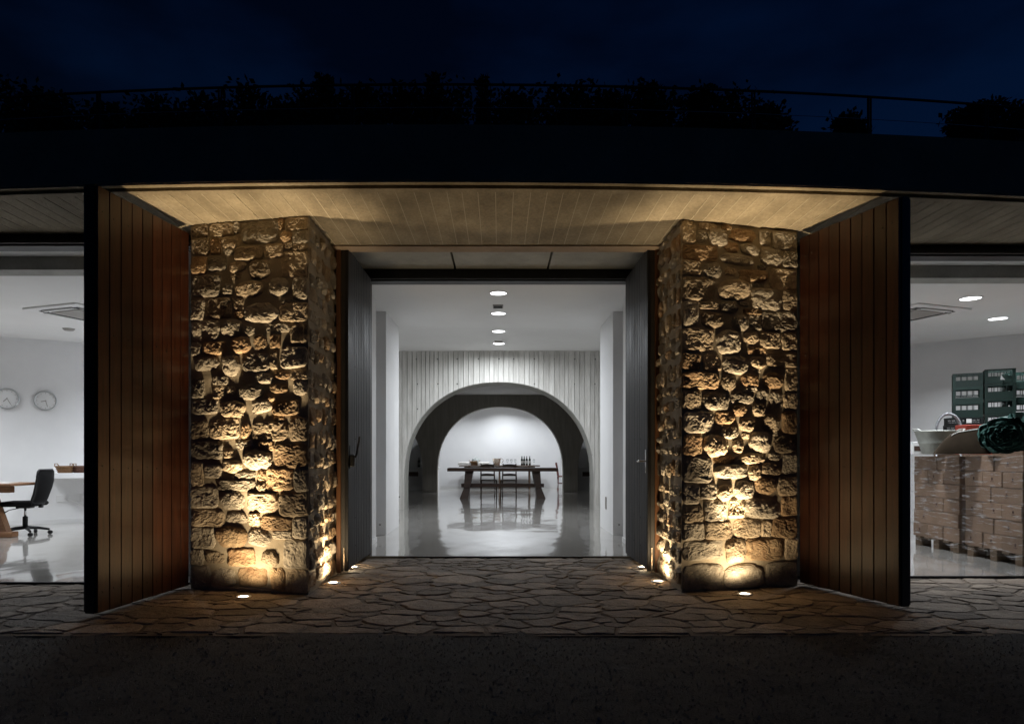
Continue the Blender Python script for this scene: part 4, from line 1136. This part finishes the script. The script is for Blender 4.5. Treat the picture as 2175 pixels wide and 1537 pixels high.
def clock(px,py,rp,hh,mm,label):
    p=on_wall(px); r=rp*p.y/F; z=EYE+(CY-py)*p.y/F
    t=thing('wall_clock',label,'clock',(p.x,p.y,z),wang,'round white wall clocks in the office')
    RX=Matrix.Rotation(math.pi/2,4,'X')
    MB().lathe([(r*0.86,0.0),(r,0.0),(r*1.0,0.03),(r*0.95,0.042),(r*0.88,0.034),(r*0.86,0.012)],seg=40,cap=False).xf(RX).build('rim',M['rimgrey'],t)
    MB().lathe([(0.001,0.016),(r*0.865,0.016)],seg=36,smooth=False,cap=False).xf(RX).build('face',M['white'],t)
    for k in range(12):
        a=k*math.pi/6; q=MB().box((-0.003,-0.0185,r*0.70),(0.003,-0.0165,r*0.80)); q.xf(Matrix.Rotation(a,4,'Y')); q.build('hour_mark',M['grille'],t)
    for (ang,ln,wd2,dp,nm) in ((hh,0.42,0.006,0.021,'hour_hand'),(mm,0.62,0.004,0.024,'minute_hand')):
        q=MB().box((-wd2,-dp,-0.01),(wd2,-dp+0.0018,r*ln)); q.xf(Matrix.Rotation(ang,4,'Y')); q.build(nm,M['grille'],t)
    return t
clock(15,846,22.5,math.radians(222),math.radians(152),'round white wall clock at the left picture edge, left of two')
clock(97,851,21,math.radians(255),math.radians(165),'round white wall clock nearer the plank door, right of two')

# ------------------------------------------------------------------ storeroom on the right
def pallet(loc,label):
    t=thing('pallet',label,'pallet',loc,0,'wooden pallets in the storeroom')
    for k in range(3):
        for j in range(3):
            MB().box((0.0+k*0.53,0.0+j*0.35,0.0),(0.14+k*0.53,0.10+j*0.35,0.09),0.004).build('block',M['pallet'],t)
    for k in range(5): MB().box((0.0,0.0+k*0.175,0.092),(1.2,0.10+k*0.175,0.115),0.003).build('deck_board',M['pallet'],t)
    return t
bx_me=MB().box((-0.195,-0.138,0.0),(0.195,0.138,0.160),0.004).mesh('box_body',M['carton'])
tp_me=MB().box((-0.1965,-0.022,0.112),(-0.1955,0.022,0.1602)).mesh('tape',M['carton_tape'])
mk=MB()
mk.lathe([(0.0,0.0),(0.014,0.0)],seg=10,sy=1.25,smooth=False,cap=False); mk.add([(-0.028,-0.030,0),(0.028,-0.030,0),(0.028,-0.024,0),(-0.028,-0.024,0)],[(0,1,2,3)])
mk.xf(Matrix.Rotation(math.pi/2,4,'Y')@Matrix.Rotation(math.pi/2,4,'Z')@Matrix.Diagonal((1,1,1,1)))
mk_me=mk.mesh('printed_mark',M['print'])
RN=['bottom','second','third','fourth','fifth','top']
BOX={}
def load(x0,y0,rows,label_p,cols_x,front):
    pallet((x0,y0,FZ),'wooden pallet under the '+label_p)
    zz=FZ+0.116; CN=['far','middle','near']
    for r in range(rows):
        spans=((0.0,0.281),(0.281,0.281),(0.562,0.281)) if r%2==0 else (((0.0,0.40),(0.40,0.443)) if r%4==1 else ((0.0,0.443),(0.443,0.40)))
        for j,(ya,yl) in enumerate(spans):
            for i in range(cols_x):
                vis=(i==0) or (front and j==0) or r==rows-1
                if not vis: continue
                px_=x0+0.20+i*0.398+R.uniform(-.009,.009); py_=y0+ya+yl/2+R.uniform(-.004,.004)
                col=(CN[2-j] if len(spans)==3 else ('near','far')[j])
                pos=('left face, %s column'%col) if i==0 else ('%s column, %s from the left face'%(col,('','second','third')[i]))
                lab='brown carton in the %s, %s layer, %s'%(label_p,RN[r],pos)
                t=thing('carton',lab,'carton',(px_,py_,zz+r*0.1635),R.uniform(-.012,.012),'cartons on the '+label_p)
                key=round(yl,3)
                if key not in BOX: BOX[key]=MB().box((-0.195,-yl/2+0.003,0.0),(0.195,yl/2-0.003,0.160),0.005).mesh('box_body',M['carton'])
                put('box_body',BOX[key],t)
                if i==0: put('tape',tp_me,t)
                if i==0 and R.random()<0.5: put('printed_mark',mk_me,t,(-0.1962,R.uniform(-.05,.05),0.085))
    # stretch film shell round the load
    f=thing('stretch_film','clear crinkled stretch film wrapped round the '+label_p,'film',(x0,y0,zz),0,'stretch film round the pallet loads')
    mb=MB(); Hh=rows*0.1635+0.015; W_=0.398*cols_x+0.02; D_=0.86
    path=[(-0.01,D_),(-0.01,-0.02),(W_ if front else 0.05,-0.02)]
    us=[]
    for a,b in ((path[0],path[1]),(path[1],path[2])):
        for k in range(40): us.append((a[0]+(b[0]-a[0])*k/40,a[1]+(b[1]-a[1])*k/40))
    us.append(path[2]); nv=60; vs2=[]
    for j in range(nv+1):
        z=-0.06+(Hh+0.06)*j/nv
        for (u,v) in us:
            d=0.006*noise.noise((u*3,v*3,z*40))+0.006*noise.noise((u*14,v*14,z*9))
            zz2=z+(0.03*noise.noise((u*6,v*6,9)) if j in(0,nv) else 0)
            vs2.append((u-0.004-abs(d),v-abs(d)*0.5,zz2))
    n=len(us); mb.add(vs2,[(j*n+i,j*n+i+1,(j+1)*n+i+1,(j+1)*n+i) for j in range(nv) for i in range(n-1)],True)
    mb.build('wrap_sheet',M['film'],f)
    # ruffled top edge
    mb=MB(); vs2=[]
    for i,(u,v) in enumerate(us):
        for k in range(5):
            vs2.append((u+0.05*k+0.012*noise.noise((u*9,v*9,k)),v+0.012*noise.noise((u*9,v*9,k+7)),Hh+0.002+0.022*abs(noise.noise((u*12,v*12,k*0.8)))*(1 if k else .4)))
    mb.add(vs2,[(i*5+k,i*5+k+1,(i+1)*5+k+1,(i+1)*5+k) for i in range(n-1) for k in range(4)],True)
    mb.build('ruffled_edge',M['film'],f)
    return zz+rows*0.1635
TOPB=load(5.165,6.74,6,'nearer pallet load',3,True)
load(5.165,7.68,6,'farther pallet load',3,False)
TOPZ=TOPB+0.02
# big cartons behind that carry the crates
t=thing('carton_stack_pallet','wooden pallet under the tall cartons behind the loads','pallet',(6.3,9.15,FZ))
for k in range(5): MB().box((0.0,0.0+k*0.175,0.092),(1.5,0.10+k*0.175,0.115),0.003).build('deck_board',M['pallet'],t)
for k in range(3): MB().box((0.0+k*0.68,0.0,0.0),(0.14+k*0.68,0.80,0.09),0.004).build('block',M['pallet'],t)
CR0=FZ+0.116+1.30
for i in range(2):
    for r in range(3):
        t=thing('large_carton','large carton supporting the crates, %s column, %s layer'%(('left','right')[i],RN[r]),'carton',(6.67+i*0.75,9.55,FZ+0.116+r*0.4335),0,'large cartons under the crates')
        MB().box((-0.36,-0.38,0.0),(0.36,0.38,0.43),0.005).build('box_body',M['carton'],t)
        MB().box((-0.03,-0.3815,0.25),(0.03,-0.3805,0.43)).build('tape',M['carton_tape'],t)

def ring_frame(W_,D_,e,z0,z1):
    o=[(-W_/2,-D_/2),(W_/2,-D_/2),(W_/2,D_/2),(-W_/2,D_/2)]; n_=[(-W_/2+e,-D_/2+e),(W_/2-e,-D_/2+e),(W_/2-e,D_/2-e),(-W_/2+e,D_/2-e)]
    v=[(x,y,z0) for x,y in o]+[(x,y,z0) for x,y in n_]+[(x,y,z1) for x,y in o]+[(x,y,z1) for x,y in n_]; f=[]
    for k in range(4):
        q=(k+1)%4
        f+=[(k,q,8+q,8+k),(4+q,4+k,12+k,12+q),(8+k,8+q,12+q,12+k),(q,k,4+k,4+q)]
    return MB().add(v,f)
def crate_mesh(W_,D_,H_,lattice,mname):
    """open lattice crate: rims, corner posts, solid lower panels, slot bars and diagonal lattice; list of (name, mesh, location)"""
    out=[('bottom_rim',ring_frame(W_,D_,0.014,0.0,0.018).mesh('bottom_rim',M[mname]),(0,0,0)),('top_rim',ring_frame(W_,D_,0.014,H_-0.022,H_).mesh('top_rim',M[mname]),(0,0,0))]
    zs=H_*0.50; pm=MB().box((-W_/2+0.035,-0.003,0.019),(W_/2-0.035,0.003,zs if not lattice else zs*0.72)).mesh('side_panel',M[mname])
    po=MB().box((-0.0165,-0.0165,0.0185),(0.0165,0.0165,H_-0.0225)).mesh('corner_post',M[mname])
    for sy in (-1,1):
        out.append(('side_panel',pm,(0,sy*(D_/2-0.008),0)))
        for sx_ in (-1,1): out.append(('corner_post',po,(sx_*(W_/2-0.018),sy*(D_/2-0.018),0)))
    bars=MB()
    for sy in (-1,1):
        y0=sy*(D_/2-0.008)
        for k in range(5):
            x=-W_/2+0.035+(W_-0.07)*k/4; bars.box((x-0.004,y0-0.0045,zs),(x+0.004,y0+0.0045,H_-0.0225))
        bars.box((-W_/2+0.036,y0-0.0048,zs-0.006),(W_/2-0.036,y0+0.0048,zs+0.006))
    for sx_ in (-1,1):
        x0=sx_*(W_/2-0.008); n=9
        for k in range(-3,n):
            for sg in (-1,1):
                a=-D_/2+0.035+(D_-0.07)*k/(n-1)
                p=(x0+sg*0.0018,a if sg>0 else -a,0.02); q=(x0+sg*0.0018,(a+H_*0.8) if sg>0 else -(a+H_*0.8),H_-0.023)
                t0,t1=0.0,1.0; lo,hi=-D_/2+0.03,D_/2-0.03; dy=q[1]-p[1]
                ta,tb=(lo-p[1])/dy,(hi-p[1])/dy
                if ta>tb: ta,tb=tb,ta
                t0=max(t0,ta); t1=min(t1,tb)
                if t1-t0<0.05: continue
                P_=[Vector(p)+(Vector(q)-Vector(p))*tt for tt in (t0,t1)]
                bars.tube(P_,0.0032,4,False,False)
    out.append(('lattice',bars.mesh('lattice',M[mname]),(0,0,0)))
    out.append(('floor_panel',MB().box((-W_/2+0.015,-D_/2+0.015,0.003),(W_/2-0.015,D_/2-0.015,0.008)).mesh('floor_panel',M[mname]),(0,0,0)))
    return out
crA=crate_mesh(0.345,0.26,0.205,False,'crate'); crB=crate_mesh(0.345,0.26,0.205,True,'crate'); crC=crate_mesh(0.34,0.30,0.10,True,'crate_black')
def crate(parts,loc,rotz,label,group='plastic harvest crates'):
    t=thing('plastic_crate',label,'crate',loc,rotz,group)
    for (n_,me,lc) in parts:
        o=put(n_,me,t,lc)
        if n_=='lattice': o['kind']='stuff'
    return t
KZ=9.45
# low crates under the left stack
zc=CR0
crate(crC,(at(2032,KZ),KZ-0.12,zc),0.05,'low black crate with white tag, lower one beneath the left crate stack')
crate(crC,(at(2034,KZ),KZ-0.12,zc+0.102),0.08,'low black crate with white tag, upper one beneath the left crate stack')
t=thing('paper_tag','white paper tag on the low black crate','tag',(at(2031,KZ)-0.02,KZ-0.285,zc+0.125))
MB().box((-0.035,-0.003,0.0),(0.035,0.0,0.055)).build('tag_sheet',M['paper'],t)
zk=EYE+(CY-888)*KZ/F
PS=['bottom','middle','top','uppermost']
for k in range(3):
    crate(crB if k==1 else crA,(at(2057,KZ)-0.02,KZ,zk+k*0.202),math.radians(-31),'green crate, %s of the left stack of three'%PS[k])
for k in range(4):
    crate(crA,(at(2106,KZ)+0.03,KZ-0.10,zk-0.17+k*0.207),math.radians(-30),'green crate, %s of the taller middle stack'%PS[k])
for k in range(4):
    crate(crB,(at(2165,KZ),KZ+0.02,zk-0.20+k*0.207),math.radians(-27),'green lattice crate, %s of the right stack'%PS[k])
# support block under the middle and right stacks
t=thing('crate_table','dark crate table under the middle and right crate stacks','stand',(at(2130,KZ),KZ,CR0))
MB().box((-0.42,-0.18,0.0),(0.55,0.20,zk-0.205-CR0),0.004).build('block',M['crate_black'],t)
t=thing('paper_tag','small white triangular tag on the top middle crate','tag',(at(2096,KZ)+0.0,KZ-0.30,zk-0.17+3*0.207+0.05))
MB().add([(-0.03,0,0),(0.03,0,0),(-0.02,0,0.06),(-0.03,0.003,0),(0.03,0.003,0),(-0.02,0.003,0.06)],[(0,1,2),(3,5,4),(0,3,4,1),(1,4,5,2),(2,5,3,0)]).build('tag_sheet',M['paper'],t)
# zinc tub on the farther load
TZ2=8.05; tx=at(1990,TZ2)+0.02
t=thing('zinc_tub','oval zinc tub standing on the farther pallet load','tub',(tx,TZ2,TOPZ))
MB().lathe([(0.17,0.0),(0.185,0.02),(0.215,0.12),(0.222,0.128),(0.222,0.136),(0.226,0.15),(0.262,0.262),(0.268,0.266),(0.266,0.275),(0.258,0.27),(0.16,0.012),(0.0,0.010)],seg=36,sx=1.0,sy=0.72).build('body',M['zinc'],t)
for s in (-1,1):
    MB().tube([(s*0.235,-0.06,0.262),(s*0.275,-0.05,0.292),(s*0.275,0.05,0.292),(s*0.235,0.06,0.262)],0.008,8).build('handle',M['zinc'],t)
# ribbed hose arch
t=thing('ribbed_hose','grey ribbed hose looping up behind the zinc tub','hose',(at(2010,8.6),8.6,TOPZ))
mb=MB(); pts=[]
for k in range(13): 
    a=math.pi*(1-k/12); pts.append((0.155*math.cos(a)+0.03,0.0,0.30+0.21*math.sin(a)))
pts=[(-0.125,0,-0.02),(-0.125,0,0.14)]+pts+[(0.185,0,0.15),(0.185,0,-0.02)]
mb.tube(pts,0.011,8); mb.build('tube_core',M['hose'],t)
for i in range(1,len(pts)-1):
    for q in (0,0.25,0.5,0.75):
        p=Vector(pts[i]).lerp(Vector(pts[i+1]),q); d=(Vector(pts[i+1])-Vector(pts[i])).normalized()*0.003
        MB().tube([p-d,p+d],0.018,8).build('rib',M['hose'],t)
# stiff brown mat bowed over the loads
t=thing('brown_mat','stiff dark brown mat bowed over the pallet loads beside the tub','mat',(at(2036,7.45),7.45,TOPZ),math.radians(-33))
mb=MB(); vs2=[]; nn=20
out=[]
for i in range(nn+1):
    u=i/nn; out.append((-0.235+0.50*u,0.20*math.sin(min(1.0,u*2.2)*math.pi/2)+0.085*u))
for (yy,sh) in ((-0.02,0.0),(0.06,0.012),(0.40,-0.03)):
    for (x,z) in out: vs2.append((x+(0.02 if yy<0 else 0),yy,max(0.0,z+sh)))
w1=nn+1
f=[(k*w1+i,k*w1+i+1,(k+1)*w1+i+1,(k+1)*w1+i) for k in range(2) for i in range(nn)]
base=len(vs2); vs2+=[(x+0.02,-0.03,0.0) for (x,z) in out]
f+=[(base+i,base+i+1,i+1,i) for i in range(nn)]
mb.add(vs2,f,True).build('sheet',M['cloth_dark'],t)
MB().tube([(x+0.02,-0.018,z+0.002) for (x,z) in out[6:]],0.005,6).build('pale_hem',M['linen'],t)
# big green net roll
GZ=7.25
t=thing('green_net_roll','crumpled roll of dark green netting on the nearer pallet load','net',(at(2116,GZ)+0.16,GZ+0.10,TOPZ),math.radians(-36))
mb=MB()
for turn in range(7):
    rr=0.205-turn*0.026; nA,nL=44,12; vs2=[]
    for j in range(nL+1):
        for k in range(nA+1):
            a=2*math.pi*k/nA; yv=-0.38+0.80*j/nL-turn*0.012*(1-j/nL)
            r2=rr*(1+0.22*noise.noise((math.cos(a)*1.6+turn*0.6,math.sin(a)*1.6,yv*3))+0.12*noise.noise((math.cos(a)*4,math.sin(a)*4,yv*7+turn)))-0.030*k/nA
            vs2.append((r2*1.12*math.cos(a)+0.0,yv+0.02*noise.noise((a*2,turn,0)),0.20+r2*0.93*math.sin(a)))
    mb.add(vs2,[(j*(nA+1)+k,j*(nA+1)+k+1,(j+1)*(nA+1)+k+1,(j+1)*(nA+1)+k) for j in range(nL) for k in range(nA)],True)
zmin=min(p[2] for p in mb.v); mb.xf(Matrix.Translation((0,0,-zmin)))
mb.build('rolled_net',M['tarp'],t)
ec=MB(); vs2=[]; nr,nA=30,64
for i in range(nr+1):
    for k in range(nA):
        a=2*math.pi*k/nA; u=i/nr; ph=u*5.0+a/(2*math.pi)+1.3*noise.noise((math.cos(a)*1.7,math.sin(a)*1.7,u*3))+0.35*noise.noise((math.cos(a)*6,math.sin(a)*6,u*9))
        rr=0.196*u*(1+0.16*noise.noise((math.cos(a)*1.6,math.sin(a)*1.6,2))+0.06*noise.noise((math.cos(a)*5,math.sin(a)*5,u*5)))
        ridge=abs(2*(ph-math.floor(ph))-1)
        vs2.append((rr*1.10*math.cos(a),-0.385-0.055*ridge-0.02*noise.noise((rr*30,a*2,1))+0.05*u*u,0.20-zmin+rr*0.92*math.sin(a)))
ec.add(vs2,[(i*nA+k,(i+1)*nA+k,(i+1)*nA+(k+1)%nA,i*nA+(k+1)%nA) for i in range(nr) for k in range(nA)],True).build('rolled_end',M['tarp'],t)
for i in range(9):
    a=R.uniform(0.5,1.9); mb=MB(); L2=R.uniform(0.20,0.34); vs2=[]
    bx0=R.uniform(0.0,0.22); z0=0.34+R.uniform(-.08,.03)
    for j in range(9):
        u=j/8; w2=0.035*math.sin(math.pi*min(1,u+0.12))+0.006
        c=Vector((bx0-0.30*u*math.cos(a)*1.0+0.12*u,-0.30+0.12*R.random()*0.2,z0+L2*0.55*u-0.22*u*u))
        vs2+=[c+Vector((0,-0.012,-w2)),c+Vector((0.01,0.012,w2))]
    mb.add(vs2,[(2*j,2*j+2,2*j+3,2*j+1) for j in range(8)],True).build('loose_fold',M['tarp'],t)
t=thing('green_sheet','folded dark green sheet draped behind the net roll','sheet',(at(2150,7.4),7.3,TOPZ))
mb=MB(); vs2=[]
for j in range(13):
    for i in range(17):
        u=i/16; v=j/12; vs2.append((-0.10+0.62*u,-0.25+0.62*v,0.33*math.sin(math.pi*min(1,0.12+0.7*u))*(0.5+0.5*math.sin(math.pi*(0.15+0.7*v)))+0.06*noise.noise((u*5,v*5,3))))
zmin=min(p[2] for p in vs2); vs2=[(a,b,c-zmin) for (a,b,c) in vs2]
mb.add(vs2,[(j*17+i,j*17+i+1,(j+1)*17+i+1,(j+1)*17+i) for j in range(12) for i in range(16)],True).build('draped_sheet',M['tarp'],t)
t=thing('red_box','flat red cardboard box wedged behind the brown mat','box',(at(2068,8.3),8.3,TOPZ))
MB().box((-0.16,-0.10,0.0),(0.16,0.10,0.355),0.004).build('box_body',M['redbox'],t)
t=thing('picture_box','small white carton with dark printed scene left of the tub','box',(at(1945,8.35),8.35,TOPZ))
MB().box((-0.07,-0.06,0.0),(0.10,0.06,0.15),0.003).build('box_body',M['paper'],t)
MB().box((-0.055,-0.0625,0.04),(0.085,-0.0605,0.10)).build('printed_scene',M['print'],t)

# ------------------------------------------------------------------ roof garden: terrain, railing, shrubs
tm=MB(); prof=[(4.95,FT+0.005),(5.6,FT+0.03),(6.4,FT+0.10),(7.2,FT+0.55),(8.2,5.02),(9.2,5.50),(11.5,5.85),(30,6.2),(80,6.2)]
xs=[-60,-30,-16]+[-9+0.45*i for i in range(41)]+[16,30,60]
vs2=[]
for x in xs:
    for (y,z) in prof:
        yy=arc(y,max(-9,min(9,x))); s_=0.0 if y<6 else min(1,(y-6)/2.5)
        z2=z+s_*(0.12*noise.noise((x*0.5,y*0.5,0)) - 0.055*max(0,x-1.5)*(1 if x<9 else 0) - (0.41 if x>=9 else 0))
        vs2.append((x,yy,z2))
k=len(prof)
tm.add(vs2,[(i*k+j,(i+1)*k+j,(i+1)*k+j+1,i*k+j+1) for i in range(len(xs)-1) for j in range(k-1)],True)
struct('hillside_terrain',tm,M['soil'])
rail=thing('railing','thin dark steel railing with wires along the roof edge','railing',(0,6.2,FT))
RZ=EYE+3.39; ry=6.22
def ra(x): return arc(ry,x)-6.2
mb=MB(); pts=[(-8+0.25*i,ra(-8+0.25*i),RZ-FT) for i in range(65)]
mb.tube(pts,0.012,8); mb.build('top_rail',M['steel_frame'],rail)
for zz in (0.82,0.64,0.46,0.28):
    MB().tube([(p[0],p[1],zz) for p in pts],0.003,5).build('wire',M['rimgrey'],rail)
for px in (-90,195,465,750,1039,1330,1607,1870,2150):
    xx=(px-CX)*6.25/F
    for d in (-0.012,0.012):
        MB().box((xx+d-0.004,ra(xx)-0.012,-0.03),(xx+d+0.004,ra(xx)+0.015,RZ-FT-0.01)).build('post',M['steel_frame'],rail)

def shrub(px,ytop,wpx,depth,label,spiky=False,n=900,cat='shrub'):
    ytop=ytop+(235-ytop)*0.22; y=depth; x=(px-CX)*y/F; zt_=EYE+(CY-ytop)*y/F; zb=4.4; 
    W_=wpx*y/F/2; Hh=zt_-zb
    t=thing('roof_shrub' if not spiky else 'young_tree',label,cat,(x,y,zb),0,'shrubs and young trees on the roof')
    tr=MB(); tr.tube([(0,0,0),(0.02,0.0,Hh*0.45),(0.0,0.01,Hh*0.9)],[0.045,0.03,0.008],7)
    rr=random.Random(int(px)); lv=MB(); tips=[]
    for b in range(9 if not spiky else 12):
        a=rr.uniform(0,6.28); z0=Hh*rr.uniform(0.25,0.75); r_=W_*rr.uniform(0.5,1.0)*(1.0 if not spiky else (1.05-z0/Hh))
        q=(r_*math.cos(a),r_*math.sin(a)*0.7,min(Hh*0.97,z0+Hh*rr.uniform(0.1,0.3)))
        tr.tube([(0,0,z0),(q[0]*0.5,q[1]*0.5,(z0+q[2])/2),q],[0.018,0.012,0.004],5); tips.append(q)
    tips.append((0,0,Hh))
    for b in range(8 if not spiky else 4):
        a=rr.uniform(0,6.28); tips.append((W_*0.7*rr.random()*math.cos(a),W_*0.5*math.sin(a),Hh*rr.uniform(0.5,0.92)))
    for k in range(n):
        c=Vector(rr.choice(tips)); s_=0.30*W_ if not spiky else 0.20*W_
        p=c+Vector((rr.gauss(0,s_),rr.gauss(0,s_),rr.gauss(-0.04,0.13*Hh*0.6)))
        if p.z>Hh+0.02: p.z=Hh-rr.random()*0.1
        l=rr.uniform(0.05,0.11); d=Vector((rr.uniform(-1,1),rr.uniform(-1,1),rr.uniform(-0.4,1))).normalized(); e=d.cross(Vector((rr.uniform(-1,1),rr.uniform(-1,1),rr.uniform(-1,1)))).normalized()*l*0.3
        lv.add([p,p+d*l*0.5+e,p+d*l,p+d*l*0.5-e],[(0,1,2,3)])
    tr.build('trunk',M['bark'],t); lv.build('crown',M['leaf'],t)
SH=[(20,178,150,9.0,0),(120,205,110,9.2,0),(235,228,120,9.0,0),(330,222,130,9.3,0),(430,205,120,9.1,0),(525,196,110,9.0,0),(612,222,80,9.0,0),(688,150,95,9.2,1),(650,190,110,9.4,0),
(762,186,120,9.1,0),(855,192,130,9.3,0),(922,144,60,9.2,1),(960,196,110,9.0,0),(1026,150,40,9.1,1),(1085,190,110,9.2,0),(1190,182,120,9.3,0),(1285,196,110,9.0,0),(1378,170,95,9.2,1),(1385,195,120,9.4,0),
(1480,198,90,9.0,0),(1560,194,130,9.2,0),(1640,238,60,9.2,0),(1805,246,60,9.2,0),(2060,238,80,9.0,0),(2115,214,90,9.2,0),(2190,222,120,9.0,0)]
WORD=['leftmost','second','third','fourth','fifth','sixth','seventh','eighth','ninth','tenth','eleventh','twelfth','thirteenth','fourteenth','fifteenth','sixteenth','seventeenth','eighteenth','nineteenth','twentieth','twenty first','twenty second','twenty third','twenty fourth','twenty fifth','rightmost']
order=sorted(range(len(SH)),key=lambda i:SH[i][0])
for rank,i in enumerate(order):
    px,yt,wp,dz,sp=SH[i]
    w_=WORD[rank] if rank<len(SH)-1 else 'rightmost'
    shrub(px,yt,wp,dz,('dark upright young tree behind the railing, ' if sp else 'dark bushy shrub behind the roof railing, ')+w_+' plant from the left',bool(sp),1100 if sp else 2200,'tree' if sp else 'shrub')
print('FLAGS',FLAGS,'STONES',PL,PR)
